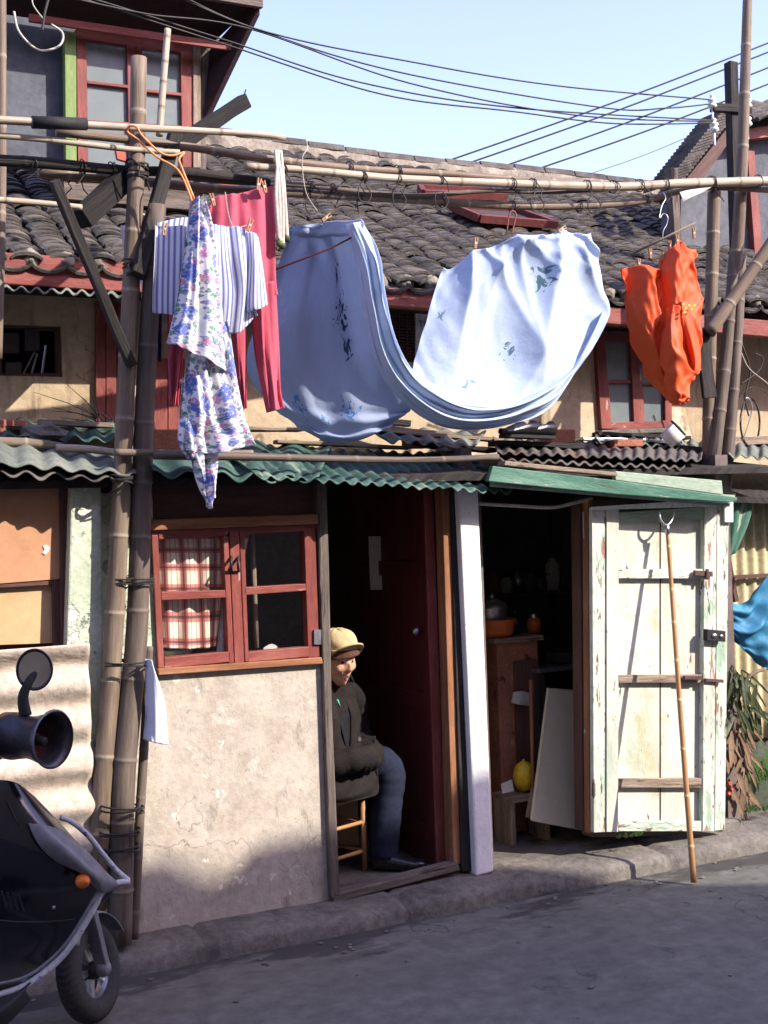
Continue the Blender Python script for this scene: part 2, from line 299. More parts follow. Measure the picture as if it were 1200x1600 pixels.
M['dullred'] = mat('dull_red_roof_paint', [(.10, .025, .022), (.16, .04, .034)], 4, rough=.7, bump=.3)
M['eaves'] = mat('dark_eaves_wood', [(.020, .010, .012), (.036, .018, .02)], 4, rough=.8, bump=.3)
M['leaf'] = mat('dusty_leaf', [(.035, .05, .022), (.07, .085, .035)], 6, rough=.55, bump=.2, transl=.2)
M['deadleaf'] = mat('dry_leaf', [(.12, .075, .045), (.2, .13, .08)], 6, rough=.8, bump=.2)
M['weed'] = mat('weed_green', [(.06, .12, .03), (.1, .18, .05)], 6, rough=.7, bump=0, transl=.2)
M['melon'] = mat('yellow_melon_skin', [(.62, .42, .02), (.7, .5, .04)], 5, rough=.35, bump=.1)
M['orangebasin'] = mat('orange_enamel', [(.42, .10, .03), (.52, .14, .04)], 4, rough=.35, bump=0)
M['redtile'] = mat('speckled_red_cabinet', [(.24, .10, .065), (.34, .15, .10)], 7, rough=.6, bump=.3, spots=[((.35, .22, .15), 18, .62, .04, (1, 1, 1)), ((.07, .03, .02), 12, .62, .04, (1, 1, 1))])
M['creamboard'] = mat('cream_formica_board', [(.50, .44, .33), (.56, .50, .38)], 2, rough=.5, bump=.05, fine=.06, spots=[((.3, .25, .18), 22, .7, .03, (1, 1, 1))])
M['mudgreen'] = mat('mossy_wall', [(.05, .065, .045), (.09, .11, .075)], 4, rough=.9, bump=.5)

def road_damp(m):
    nt = m.node_tree; N = nt.nodes; L = nt.links.new; b = N['Principled BSDF']; old = b.inputs['Base Color'].links[0].from_socket
    tc = N.new('ShaderNodeTexCoord'); s = N.new('ShaderNodeSeparateXYZ'); L(tc.outputs['Object'], s.inputs[0])
    n = N.new('ShaderNodeTexNoise'); n.inputs['Scale'].default_value = 1.6; n.inputs['Detail'].default_value = 9; n.inputs['Roughness'].default_value = .68
    mp = N.new('ShaderNodeMapping'); mp.inputs['Scale'].default_value = (.8, 2.4, 1); L(tc.outputs['Object'], mp.inputs[0]); L(mp.outputs[0], n.inputs['Vector'])
    a = N.new('ShaderNodeMapRange'); L(s.outputs[1], a.inputs[0]); a.inputs[1].default_value = -.75; a.inputs[2].default_value = -.28; a.inputs[3].default_value = -.22; a.inputs[4].default_value = .10
    q = N.new('ShaderNodeMath'); q.operation = 'ADD'; L(n.outputs['Fac'], q.inputs[0]); L(a.outputs[0], q.inputs[1])
    r = N.new('ShaderNodeMapRange'); L(q.outputs[0], r.inputs[0]); r.inputs[1].default_value = .53; r.inputs[2].default_value = .61; r.inputs[4].default_value = .75
    c = N.new('ShaderNodeMix'); c.data_type = 'RGBA'; L(r.outputs[0], c.inputs[0]); L(old, c.inputs[6]); c.inputs[7].default_value = (.028, .025, .024, 1); L(c.outputs[2], b.inputs['Base Color'])
road_damp(M['asphalt'])
def cloth_mat(name, c1, c2, transl=.25, extra=None, bumps=.25, rough=.9):
    m = mat(name, [c1, c2], 3, co='UV', rough=rough, bump=bumps*1.2, bsc=5, fine=.05, transl=transl, dist=.03)
    return m
def pattern(m, builder):
    """rewire base colour of m through builder(nodes, link, uv) -> colour output"""
    nt = m.node_tree; N = nt.nodes; b = N['Principled BSDF']; old = b.inputs['Base Color'].links[0].from_socket
    tc = N.new('ShaderNodeTexCoord'); out = builder(N, nt.links.new, tc.outputs['UV'], old)
    nt.links.new(out, b.inputs['Base Color'])
    for n in N:
        if n.type == 'BSDF_TRANSLUCENT': nt.links.new(out, n.inputs[0])
    return m
def mixn(N, L, a, c, f):
    q = N.new('ShaderNodeMix'); q.data_type = 'RGBA'
    L(f, q.inputs[0]) if not isinstance(f, (int, float)) else setattr(q.inputs[0], 'default_value', f)
    for s_, x in ((6, a), (7, c)):
        if isinstance(x, tuple): q.inputs[s_].default_value = (*x, 1)
        else: L(x, q.inputs[s_])
    return q.outputs[2]
def stripes(N, L, comp, per, duty, soft=.1):
    a = N.new('ShaderNodeMath'); a.operation = 'MULTIPLY'; L(comp, a.inputs[0]); a.inputs[1].default_value = 1/per
    f = N.new('ShaderNodeMath'); f.operation = 'FRACT'; L(a.outputs[0], f.inputs[0])
    s = N.new('ShaderNodeMath'); s.operation = 'SUBTRACT'; L(f.outputs[0], s.inputs[0]); s.inputs[1].default_value = .5
    ab = N.new('ShaderNodeMath'); ab.operation = 'ABSOLUTE'; L(s.outputs[0], ab.inputs[0])
    r = N.new('ShaderNodeMapRange'); L(ab.outputs[0], r.inputs[0]); r.inputs[1].default_value = duty/2+soft/2; r.inputs[2].default_value = duty/2-soft/2
    return r.outputs[0]
def b_shirt(N, L, uv, old):
    s = N.new('ShaderNodeSeparateXYZ'); L(uv, s.inputs[0])
    return mixn(N, L, old, (.19, .22, .46), stripes(N, L, s.outputs[0], .0165, .42, .2))
def b_plaid(N, L, uv, old):
    s = N.new('ShaderNodeSeparateXYZ'); L(uv, s.inputs[0]); c = old
    for comp, per, d, colr, amt in ((0, .066, .30, (.45, .06, .05), .75), (1, .08, .36, (.45, .06, .05), .75), (0, .066, .08, (.05, .04, .05), .7), (1, .08, .10, (.06, .04, .05), .8), (0, .022, .2, (.1, .06, .07), .55)):
        f = stripes(N, L, s.outputs[comp], per, d, .03)
        m_ = N.new('ShaderNodeMath'); m_.operation = 'MULTIPLY'; L(f, m_.inputs[0]); m_.inputs[1].default_value = amt
        c = mixn(N, L, c, colr, m_.outputs[0])
    return c
def flower_layer(N, L, uv, c, sc, rad_, colr, jit=.35, seed=0, lim=.55, rim=None):
    mp = N.new('ShaderNodeMapping'); mp.inputs['Location'].default_value = (seed, seed*.37, 0); L(uv, mp.inputs[0])
    nn = N.new('ShaderNodeTexNoise'); nn.inputs['Scale'].default_value = sc*2.6; nn.inputs['Detail'].default_value = 3; L(mp.outputs[0], nn.inputs['Vector'])
    ad = N.new('ShaderNodeVectorMath'); ad.operation = 'MULTIPLY_ADD'; L(nn.outputs['Color'], ad.inputs[0]); ad.inputs[1].default_value = (jit/sc,)*3; L(mp.outputs[0], ad.inputs[2])
    v = N.new('ShaderNodeTexVoronoi'); v.voronoi_dimensions = '2D'; v.inputs['Scale'].default_value = sc; v.inputs['Randomness'].default_value = .85; L(ad.outputs[0], v.inputs['Vector'])
    r = N.new('ShaderNodeMapRange'); L(v.outputs['Distance'], r.inputs[0]); r.inputs[1].default_value = rad_+.04; r.inputs[2].default_value = rad_-.02
    sp = N.new('ShaderNodeSeparateColor'); L(v.outputs['Color'], sp.inputs[0])
    g = N.new('ShaderNodeMath'); g.operation = 'LESS_THAN'; L(sp.outputs[0], g.inputs[0]); g.inputs[1].default_value = lim
    m_ = N.new('ShaderNodeMath'); m_.operation = 'MULTIPLY'; L(r.outputs[0], m_.inputs[0]); L(g.outputs[0], m_.inputs[1])
    n2 = N.new('ShaderNodeTexNoise'); n2.inputs['Scale'].default_value = sc*6; n2.inputs['Detail'].default_value = 4; L(mp.outputs[0], n2.inputs['Vector'])
    r2 = N.new('ShaderNodeMapRange'); L(n2.outputs['Fac'], r2.inputs[0]); r2.inputs[1].default_value = .52; r2.inputs[2].default_value = .6
    cc = mixn(N, L, colr, rim or (.75, .75, .85), r2.outputs[0])
    return mixn(N, L, c, cc, m_.outputs[0])
def b_floral(N, L, uv, old):
    c = flower_layer(N, L, uv, old, 55, .30, (.25, .18, .3), .5, 1.3, .5)
    c = flower_layer(N, L, uv, c, 34, .27, (.12, .27, .2), .8, 4.1, .5, (.45, .6, .5))
    c = flower_layer(N, L, uv, c, 46, .33, (.25, .28, .55), .8, 8.1, .55, (.7, .7, .82))
    c = flower_layer(N, L, uv, c, 24, .30, (.58, .28, .45), .6, 7.7, .45, (.8, .6, .72))
    c = flower_layer(N, L, uv, c, 17, .37, (.14, .18, .50), .7, 2.9, .46, (.45, .5, .75))
    return c
def prints(N, L, uv, c, items):
    for i, (u, v, r, colr) in enumerate(items):
        d = N.new('ShaderNodeVectorMath'); d.operation = 'DISTANCE'; L(uv, d.inputs[0]); d.inputs[1].default_value = (u, v, 0)
        n = N.new('ShaderNodeTexNoise'); n.inputs['Scale'].default_value = 26; n.inputs['Detail'].default_value = 3; n.inputs['Distortion'].default_value = 1.5; L(uv, n.inputs['Vector'])
        a = N.new('ShaderNodeMapRange'); L(d.outputs['Value'], a.inputs[0]); a.inputs[1].default_value = 0; a.inputs[2].default_value = r*1.7; a.inputs[3].default_value = .14; a.inputs[4].default_value = -.34
        s = N.new('ShaderNodeMath'); s.operation = 'ADD'; L(n.outputs['Fac'], s.inputs[0]); L(a.outputs[0], s.inputs[1])
        m = N.new('ShaderNodeMapRange'); L(s.outputs[0], m.inputs[0]); m.inputs[1].default_value = .53; m.inputs[2].default_value = .58
        c = mixn(N, L, c, colr, m.outputs[0])
    return c
def b_sheet(N, L, uv, old):
    c = prints(N, L, uv, old, [(.63, .22, .085, (.10, .20, .24)), (.33, .62, .06, (.2, .3, .42)), (.49, .47, .055, (.12, .2, .28)), (.26, .87, .05, (.22, .3, .22)), (.36, .86, .045, (.2, .3, .5)), (.09, .30, .05, (.2, .32, .4))])
    c = flower_layer(N, L, uv, c, 24, .11, (.3, .42, .6), .6, 9.3, .0)
    return c
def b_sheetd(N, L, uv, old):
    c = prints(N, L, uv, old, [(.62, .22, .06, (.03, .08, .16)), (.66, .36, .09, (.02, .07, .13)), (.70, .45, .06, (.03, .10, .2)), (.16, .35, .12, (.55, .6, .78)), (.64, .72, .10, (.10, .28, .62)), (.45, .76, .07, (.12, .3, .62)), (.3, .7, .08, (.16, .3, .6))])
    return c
M['shirt'] = pattern(cloth_mat('striped_cotton', (.70, .71, .80), (.76, .77, .84)), b_shirt)
M['floral'] = pattern(cloth_mat('floral_cotton', (.84, .83, .85), (.9, .89, .9), .25), b_floral)
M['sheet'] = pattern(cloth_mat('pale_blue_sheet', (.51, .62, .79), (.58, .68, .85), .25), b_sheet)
M['sheetd'] = pattern(cloth_mat('blue_printed_sheet', (.42, .50, .67), (.49, .57, .74), .35), b_sheetd)  # darker base than the pale sheet: some of its shade is in the colour
M['pink'] = cloth_mat('pink_jersey', (.60, .11, .17), (.68, .15, .21), .3)
M['orange'] = cloth_mat('orange_nylon', (.74, .09, .025), (.84, .14, .035), .25, rough=.55)
M['plaid'] = pattern(cloth_mat('plaid_curtain', (.68, .62, .48), (.74, .68, .55), .1), b_plaid)
M['denim'] = cloth_mat('dark_denim', (.03, .04, .09), (.05, .065, .13), .1)
M['towel'] = cloth_mat('pale_blue_towel', (.60, .66, .82), (.72, .76, .88), .2)
M['coat'] = mat('dark_wool', [(.013, .0105, .010), (.023, .019, .018)], 14, rough=.95, bump=.4, bsc=70, fine=.35, spec=.1)
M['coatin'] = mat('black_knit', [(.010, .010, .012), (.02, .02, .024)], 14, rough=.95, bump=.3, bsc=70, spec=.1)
M['trouser'] = mat('navy_cotton', [(.015, .018, .035), (.024, .029, .052)], 5, rough=.9, bump=.3, bsc=20, spec=.1)
M['cap'] = mat('khaki_cap_cloth', [(.40, .30, .16), (.50, .39, .22)], 8, rough=.9, bump=.4, bsc=25, fine=.15)
M['caplining'] = mat('brown_cap_flap', [(.07, .03, .02), (.11, .05, .035)], 8, rough=.9, bump=.3)
M['skin'] = mat('old_skin', [(.44, .23, .15), (.56, .32, .22)], 14, rough=.55, st=(1, 1, 2.5), bump=.9, bsc=38, fine=.1, spots=[((.36, .17, .11), 14, .64, .1, (1, 1, 1))], dist=.004)
M['eye'] = mat('dark_eye', [(.015, .01, .01), (.03, .02, .02)], 8, rough=.2, bump=0)
M['hair'] = mat('grey_hair', [(.2, .19, .18), (.35, .34, .33)], 30, rough=.8, bump=.4)
M['teal'] = mat('green_scarf', [(.02, .3, .2), (.05, .4, .27)], 5, rough=.9, bump=.2)
M['navyplastic'] = mat('navy_scooter_paint', [(.006, .006, .012), (.012, .012, .02)], 4, rough=.17, bump=.05, coat=.3, spec=.5, spots=[((.05, .045, .045), 4, .62, .2, (1, 1, 1))])
M['greyplastic'] = mat('grey_scooter_panel', [(.13, .13, .145), (.19, .19, .205)], 4, rough=.35, bump=.05, spots=[((.1, .09, .08), 6, .6, .2, (1, 1, 1))])
M['taped'] = mat('floral_taped_edging', [(.36, .36, .38), (.56, .56, .56)], 16, rough=.6, bump=.3, spots=[((.35, .06, .12), 26, .64, .04, (1, 1, 1)), ((.12, .10, .35), 18, .58, .05, (1, 1, 1))])
M['amber'] = mat('amber_lens', [(.6, .13, .02), (.7, .18, .03)], 5, rough=.2, bump=0)
M['tyre'] = mat('dusty_tyre', [(.03, .029, .028), (.05, .048, .045)], 8, rough=.85, bump=.3)
M['mirror'] = mat('mirror_glass', [(.3, .29, .3), (.6, .56, .52)], 2, rough=.04, bump=0, metal=1, fine=0, rv=.02)
M['muff'] = mat('maroon_muff_lining', [(.05, .02, .022), (.09, .035, .035)], 8, rough=.8, bump=.3)
M['muffout'] = mat('black_vinyl_muff', [(.02, .018, .025), (.04, .036, .045)], 8, rough=.3, bump=.3, spec=.5)
#==PART2==
# ================================================================== SETTING
X0, X1 = -4.0, 16.0
def road_fn(u, v):
    x = -40+100*u; y = -60+90*v
    return Vector((x, y, 0))
mb = MB(); mb.grid(road_fn, 4, 4, (100, 90)); tag(mb.build('road', M['asphalt']), kind='structure')
# raised, sagging kerb with a rounded shoulder
prof = [(-.215, -.03), (-.21, .03), (-.202, .058), (-.18, .072), (-.14, .079), (-.05, .084), (.06, .092), (.14, .09)]
joints = [-1.2, -.1, .72, 1.60, 2.48, 3.05, 3.86, 4.7, 5.6, 6.5]
def kerb_fn(u, v):
    x = -3.5+13*u; s = v*(len(prof)-1); i = min(int(s), len(prof)-2); f = s-i
    y = prof[i][0]*(1-f)+prof[i+1][0]*f; z = prof[i][1]*(1-f)+prof[i+1][1]*f
    dj = min(abs(x-j) for j in joints)
    y += .014*nz(x*.8, 3)*(1 if y < -.1 else 0)+.004*nz(x*7, v*5); z += .006*nz(x*1.6, 8)*(z > 0)+.0025*nz(x*11, v*9)
    if dj < .016: z -= .016; y += .014*(y < -.1)
    return Vector((x, y, z))
mb = MB(); mb.grid(kerb_fn, 520, 14, (13, .5)); tag(mb.build('kerb', M['kerb'], smooth=True), kind='structure')
mb = MB(); mb.box((-3.5, .12, -.05), (9.5, 3.2, .083)); tag(mb.build('pavement', M['floor']), kind='structure')
mb = MB(); random.seed(3)
for i in range(70):
    x = random.uniform(.6, 5.5); y = random.uniform(-.42, -.22) if i < 50 else random.uniform(-1.8, -.4)
    mb.ball((x, y, .004), random.uniform(.004, .011), (1.3, 1, .5), 6, 4, .4)
tag(mb.build('gutter_grit', M['stone']), 'small stones and grit scattered along the foot of the kerb', 'grit', kind='stuff')

def wall(mb, xa, xb, za, zb, Y, t, holes=()):
    xs = sorted(set([xa, xb]+[min(max(h[i], xa), xb) for h in holes for i in (0, 1)]))
    for a, b in zip(xs, xs[1:]):
        if b-a < 1e-4: continue
        hs = sorted([(h[2], h[3]) for h in holes if h[0] <= a+1e-5 and h[1] >= b-1e-5]); z = za
        for h0, h1 in hs+[(zb, zb)]:
            if h0-z > 1e-4: mb.box((a, Y, z), (b, Y+t, h0))
            z = max(z, h1)
def hole(x0, y0, x1, y1, Y):
    a = P(x0, (y0+y1)/2, Y).x; b = P(x1, (y0+y1)/2, Y).x; return (a, b, P((x0+x1)/2, y1, Y).z, P((x0+x1)/2, y0, Y).z)

# ================================================================== OLD ROW HOUSE (upper storey, roof, dormer)
H = empty('row_house', (3.5, .9, 0), 'old row house with ochre upper wall and long grey tiled roof behind the laundry', 'house')
YU = .9
h1 = hole(-6, 508, 97, 588, YU); h2 = hole(598, 484, 649, 565, YU); h3 = hole(932, 512, 1046, 672, YU)
mb = MB(); wall(mb, -2.2, 7.6, 1.9, 2.93, YU, .14, [h1, h2, h3]); mb.build('upper_wall', M['upper'], H)
mb = MB()
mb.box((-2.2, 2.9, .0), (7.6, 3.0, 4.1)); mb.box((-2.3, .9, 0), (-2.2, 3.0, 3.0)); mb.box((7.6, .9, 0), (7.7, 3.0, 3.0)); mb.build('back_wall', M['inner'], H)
mb = MB(); mb.box((-2.2, 1.04, 2.02), (7.6, 2.9, 2.08)); mb.build('upper_floor', M['inner'], H)
mb = MB(); mb.panel([(-260, 375), (-80, 388), (190, 407), (600, 449), (1250, 505), (1500, 527), (1500, 553), (1250, 530), (600, 477), (190, 455), (-80, 438), (-260, 425)], .50, .06); mb.build('eave_beam', M['red'], H, bevel=.004)
zs = P(600, 477, .6).z+.02
mb = MB(); mb.box((-2.2, .561, zs), (7.6, .9, zs+.03)); mb.build('soffit', M['darkwood'], H)
# roof: stacked courses of small curved tiles
EY, EZ = .50, P(600, 444, .5).z+.012; SL = math.tan(rad(29.5)); RY = 2.75
def roofz(y): return EZ+(y-EY)*SL
TN = Vector((0, -math.sin(rad(29.5)), math.cos(rad(29.5)))); TD = Vector((0, math.cos(rad(29.5)), math.sin(rad(29.5))))
def tile(mb, c, w_, L, hgt, up=1, tilt=.0, yaw=0., t=.011, seg=6):
    vs_ = []; D = TD*math.cos(tilt)+TN*math.sin(tilt)*-1; Nn = TN*math.cos(tilt)+TD*math.sin(tilt)
    Xv = Vector((1, 0, 0))*math.cos(yaw)+D*math.sin(yaw); D = D*math.cos(yaw)-Vector((1, 0, 0))*math.sin(yaw)
    for e in (0, 1):
        for lay in (0, 1):
            for i in range(seg+1):
                a = (i/seg-.5)*2.3; x = math.sin(a)/math.sin(1.15)*w_/2; z = (math.cos(a)-math.cos(1.15))/(1-math.cos(1.15))*hgt*up
                vs_.append(c+Xv*x+D*(L*e)+Nn*(z-t*lay))
    k = seg+1; f = []
    for i in range(seg):
        f += [(i, i+1, 2*k+i+1, 2*k+i), (k+i, 3*k+i, 3*k+i+1, k+i+1), (i, k+i, k+i+1, i+1)]
    f += [(0, 2*k, 3*k, k), (seg, k+seg, 3*k+seg, 2*k+seg)]
    mb.add(vs_, f)
def roof(mb, xa, xb, ea, eb, pitch=.150, ex=.056, top=None):
    n = int((xb-xa)/pitch); L = (eb-ea)/math.cos(rad(29.5)); m = int(L/ex)
    for i in range(n+1):
        x = xa+i*pitch
        for j in range(m+1):
            d = j*ex
            y = ea+d*TD.y; wob = .012*nz(x*1.3, y*2)+.01*nz(y*5, x*3, 4); sag = .022*nz(x*.8, y*.9, 9)-.03*math.sin(min(max((y-ea)/(eb-ea), 0), 1)*math.pi)
            c = Vector((x+wob, y, roofz(y)+sag))
            mb_t(mb, c, pitch, j)
def mb_t(mb, c, pitch, j):
    r = random.random
    tile(mb, c+Vector((pitch/2+.01*(r()-.5), .015*(r()-.5), .002)), pitch*.95, .10, .024, -1, .11+.07*r(), .14*(r()-.5), .012)
    if r() > .02: tile(mb, c+TN*.010+Vector((.018*(r()-.5), .03*(r()-.5), .012*r())), pitch*.86, .095, .022, 1, .12+.10*r(), .26*(r()-.5), .013)
random.seed(5)
mb = MB(); roof(mb, -2.3, 7.7, EY, RY); mb.build('tiled_roof', M['tile'], H, norm=False)
mb = MB(); mb.prism([(-2.3, EY+.05, roofz(EY+.05)-.05), (-2.3, RY+.05, roofz(RY+.05)-.08), (-2.3, RY+.05, roofz(RY+.05)-.14), (-2.3, EY+.05, roofz(EY+.05)-.09)], Vector((10.1, 0, 0))); mb.build('roof_deck', M['darkwood'], H)
random.seed(11); mb = MB(); mbl = MB()
x = -2.3
while x < 7.7:
    mb = MB(); mb.ball((x+.01*random.random(), EY+.03, roofz(EY)+.006), .046, (1.05, .9, .95), 12, 8, .5); mb.build('mortar_lump', M['ridge'], H, smooth=True)
    tile(mbl, Vector((x+.075, EY-.035, roofz(EY)-.012)), .16, .12, .036, -1, .05, .1*(random.random()-.5), .013)
    x += .150
mbl.build('eave_tiles', M['tile'], H, norm=False)
# ridge: mortar roll and stepped cap tiles
mb = MB(); rz = roofz(RY)
def ridge_fn(u, v):
    x = -2.3+10*u; a = math.pi*v; s = .05*nz(x*.6, 2)
    return Vector((x, RY+.02-math.cos(a)*.085, rz-.03+s+math.sin(a)*.13+(.02*abs(math.sin(x*math.pi/.33)) if .05 < v < .3 else 0)+.008*nz(x*9, v*4)))
mb.grid(ridge_fn, 260, 10); mb.build('ridge_roll', M['ridge'], H, smooth=True)
mb = MB(); random.seed(4); x = -2.3
while x < 7.6:
    L = random.uniform(.24, .30); s = .05*nz(x*.6, 2); z0 = rz+.085+s; dz = random.uniform(-.006, .012)
    mb.prism([(x, RY-.055, z0-.03), (x, RY-.03, z0+.018), (x, RY+.06, z0+.02), (x, RY+.09, z0-.03)], Vector((L-.006, 0, dz*0))); x += L
mb.build('ridge_caps', M['tile'], H, bevel=.006)
# roof lights with red frames
def on_roof(x, y, off=.0):
    d = FW+RT*((x-600)/F)-UP*((y-800)/F); n = TN; p0 = Vector((0, EY, EZ))+TN*off
    return CAM+d*((p0-CAM).dot(n)/d.dot(n))
def roof_light(pts, name):
    q = [on_roof(a, b, .03) for a, b in pts]; g = MB(); g.prism(q, TN*.01)
    fr = g.build(name, M['glass'], H)
    e = MB()
    for i in range(4): e.beam(q[i]+TN*.02, q[(i+1) % 4]+TN*.02, .035, .045, TN)
    e.build('roof_light_frame', M['dullred'], fr)
roof_light([(700, 326), (800, 332), (868, 356), (748, 346)], 'roof_light')
roof_light([(655, 298), (765, 302), (790, 312), (660, 307)], 'roof_light')

def casement(parent, name, outer, YF, bars, panes, frame=.05, fmat='red', gmat='glassgrey', depth=.045, gname='pane', sashes=()):
    """outer = 4 corners in the photograph; bars = list of px polygons; panes = px polygons"""
    g = MB()
    for b in bars: g.panel(b, YF, depth)
    fr = g.build(name, M[fmat], parent, bevel=.003)
    for p in panes:
        q = MB(); q.panel(p, YF+.022, .006); q.build(gname, M[gmat], fr)
    return fr
# right upper window
casement(H, 'window', None, YU-.03, [
    [(930, 520), (944, 520), (957, 670), (940, 670)], [(944, 520), (1040, 520), (1040, 535), (944, 533)], [(1037, 520), (1050, 520), (1050, 668), (1040, 668)],
    [(985, 534), (1000, 534), (1008, 662), (991, 662)], [(955, 660), (1042, 657), (1050, 668), (957, 672)], [(947, 594), (986, 594), (986, 599), (948, 599)], [(1000, 598), (1038, 598), (1038, 602), (1000, 602)]],
    [[(944, 533), (986, 533), (992, 661), (955, 661)], [(1000, 533), (1038, 533), (1040, 659), (1007, 661)]])
mb = MB(); mb.panel([(940, 672), (1052, 668), (1052, 675), (940, 680)], YU-.06, .06); mb.build('window_sill', M['stone'], H, bevel=.004)
# left opening: dark, with things stored inside
g = MB(); g.rect(-10, 505, 3, 592, YU+.02, .06); g.rect(90, 505, 100, 592, YU+.02, .06); g.rect(3, 504, 90, 512, YU+.02, .06); g.rect(3, 583, 90, 592, YU+.02, .06); wl = g.build('window_opening', M['brownframe'], H)
g = MB(); g.rect(3, 512, 90, 583, YU+.3, .02); g.build('dark_backing', M['coatin'], wl)  # black sheet stands in for the shade inside the opening
g = MB(); g.rect(4, 520, 30, 552, YU+.2, .03); g.rect(40, 512, 62, 548, YU+.22, .02); g.rect(10, 566, 34, 583, YU+.15, .04); g.build('pale_panel', M['greyplastic'], wl)
g = MB(); g.tube([P(66, 583, YU+.1), P(72, 540, YU+.1)], .006, 6); g.tube([P(50, 583, YU+.1), P(58, 552, YU+.1)], .005, 6); g.tube([P(36, 585, YU+.1), P(54, 550, YU+.1)], .004, 6); g.build('stored_rod', M['steel'], wl)
# vent with louvres, sign beside it
g = MB()
for i in range(16): g.panel([(600, 487+i*4.8), (648, 490+i*4.8), (648, 492.6+i*4.8), (600, 489.6+i*4.8)], YU+.01, .03)
for i in range(5): g.rect(600+i*11.8, 486, 601.6+i*11.8, 566, YU+.002, .03)
g.build('louvre_vent', M['brownframe'], H)
g = MB(); g.rect(598, 484, 650, 568, YU+.06, .01); g.build('vent_screen', M['paper'], H)
# red shutters on upper wall left
g = MB(); g.rect(150, 470, 165, 662, YU-.03, .028); g.rect(166, 470, 182, 662, YU-.034, .032); g.rect(183, 474, 194, 662, YU-.03, .028); g.build('shutter', M['red'], H, bevel=.003)
g = MB(); g.rect(238, 560, 262, 690, YU-.03, .028); g.rect(263, 560, 290, 690, YU-.034, .032); g.build('shutter', M['red'], H, bevel=.003)
# dormer
YD = 1.2
D_ = MB(); D_.panel([(-60, -20), (124, -20), (124, 262), (-60, 250)], YD+.06, .1); dm = D_.build('dormer', M['greywall'], H)
g = MB(); g.panel([(312, 40), (345, 40), (322, 200), (322, 300), (312, 300)], YD, .1); g.panel([(100, 250), (312, 262), (322, 330), (100, 310)], YD+.03, .1); g.build('dormer_front', M['oldwood'], dm)
g = MB(); g.panel([(101, 50), (119, 50), (120, 262), (103, 262)], YD-.03, .05); g.build('painted_post', M['limegreen'], dm, bevel=.003)
g = MB(); g.panel([(302, 68), (314, 68), (314, 262), (302, 262)], YD-.03, .05); g.build('corner_post', M['plank'], dm, bevel=.003)
fr = casement(dm, 'dormer_window', None, YD-.02, [
    [(119, 44), (300, 70), (300, 84), (119, 60)], [(119, 60), (135, 62), (138, 262), (122, 262)], [(198, 68), (212, 70), (214, 262), (202, 262)], [(213, 70), (222, 72), (224, 262), (214, 262)],
    [(282, 80), (302, 82), (302, 262), (285, 262)], [(136, 125), (203, 133), (203, 138), (136, 130)], [(222, 138), (284, 145), (284, 150), (222, 143)], [(138, 187), (284, 196), (284, 200), (138, 192)]],
    [[(135, 60), (200, 68), (203, 262), (138, 262)], [(221, 72), (283, 80), (285, 262), (223, 262)]])
g = MB(); g.panel([(181, 234), (196, 237), (198, 252), (184, 248)], YD-.005, .012); g.build('red_cloth', M['redplastic'], fr)
# overhanging dark red soffit, front edge board and right hand cheek
A1 = P(-40, 22, YD-.02); B1 = P(330, 76, YD-.02); zf = P(398, 6, .92)
sof = MB(); pass
sof.prism([A1+V(-.5, 0, .02), B1+V(.0, 0, .02), zf+V(0, 0, .0), V(A1.x-.5, .92, zf.z)], Vector((0, .02, .05))); 
rr_ = sof.build('dormer_roof', M['eaves'], dm)
g = MB(); g.prism([B1+V(0, .02, 0), P(317, 192, YD-.02), zf+V(.0, 0, -.05), zf+V(0, 0, .02)], Vector((.025, 0, 0))); g.build('dormer_cheek', M['eaves'], dm)
g = MB(); g.beam(zf+V(.03, -.02, .03), V(A1.x-.5, .90, zf.z+.03), .03, .11); g.build('fascia', M['oldwood'], dm)
g = MB(); g.beam(P(45, 28, YD-.1), P(362, 74, YD-.14), .02, .035); g.build('head_rail', M['red'], dm)

# ================================================================== FRONT ROOM
L_ = empty('front_room', (2.0, 0, .08), 'low lean-to front room with beige stucco wall red window and open doorway where the man sits', 'lean-to')
zb = .05; xa = P(150, 1300, 0).x; xw = P(500, 1200, 0).x+.045
z_s = P(370, 1048, 0).z
def sill(x): return z_s+.0*(x)
mb = MB()
mb.panel([(150, 1052), (240, 1052), (249, 1052), (506, 1034), (511, 1100), (526, 1420), (150, 1520)], 0, .12); mb.build('stucco_wall', M['stucco'], L_, bevel=.006)
mb = MB(); mb.panel([(150, 770), (238, 770), (249, 1051), (150, 1051)], 0.004, .11); mb.build('wall_pier', M['greenplaster'], L_, bevel=.004)
mb = MB(); mb.panel([(210, 735), (505, 735), (505, 806), (236, 814), (210, 814)], 0.02, .06); mb.build('boarded_panel', M['brownframe'], L_)
mb = MB(); mb.panel([(232, 812), (497, 803), (498, 819), (233, 829)], -.035, .09); mb.build('window_lintel', M['orangewood'], L_, bevel=.004)
wf = casement(L_, 'window', None, -.015, [
    [(236, 829), (498, 819), (498, 826), (237, 836)],
    [(237, 836), (247, 836), (257, 1044), (247, 1044)], [(248, 833), (356, 828), (356, 837), (248, 843)], [(349, 838), (357, 838), (366, 1036), (357, 1036)], [(252, 925), (352, 922), (353, 934), (252, 938)], [(257, 1028), (360, 1018), (361, 1034), (257, 1045)],
    [(358, 828), (373, 827), (382, 1036), (367, 1038)],
    [(374, 829), (382, 829), (389, 1034), (383, 1034)], [(382, 826), (478, 823), (478, 830), (382, 835)], [(475, 822), (493, 822), (500, 1026), (482, 1028)], [(381, 918), (478, 912), (479, 923), (381, 930)], [(388, 1019), (484, 1010), (484, 1026), (388, 1035)]],
    [], depth=.05)
for o_ in (wf,): pass
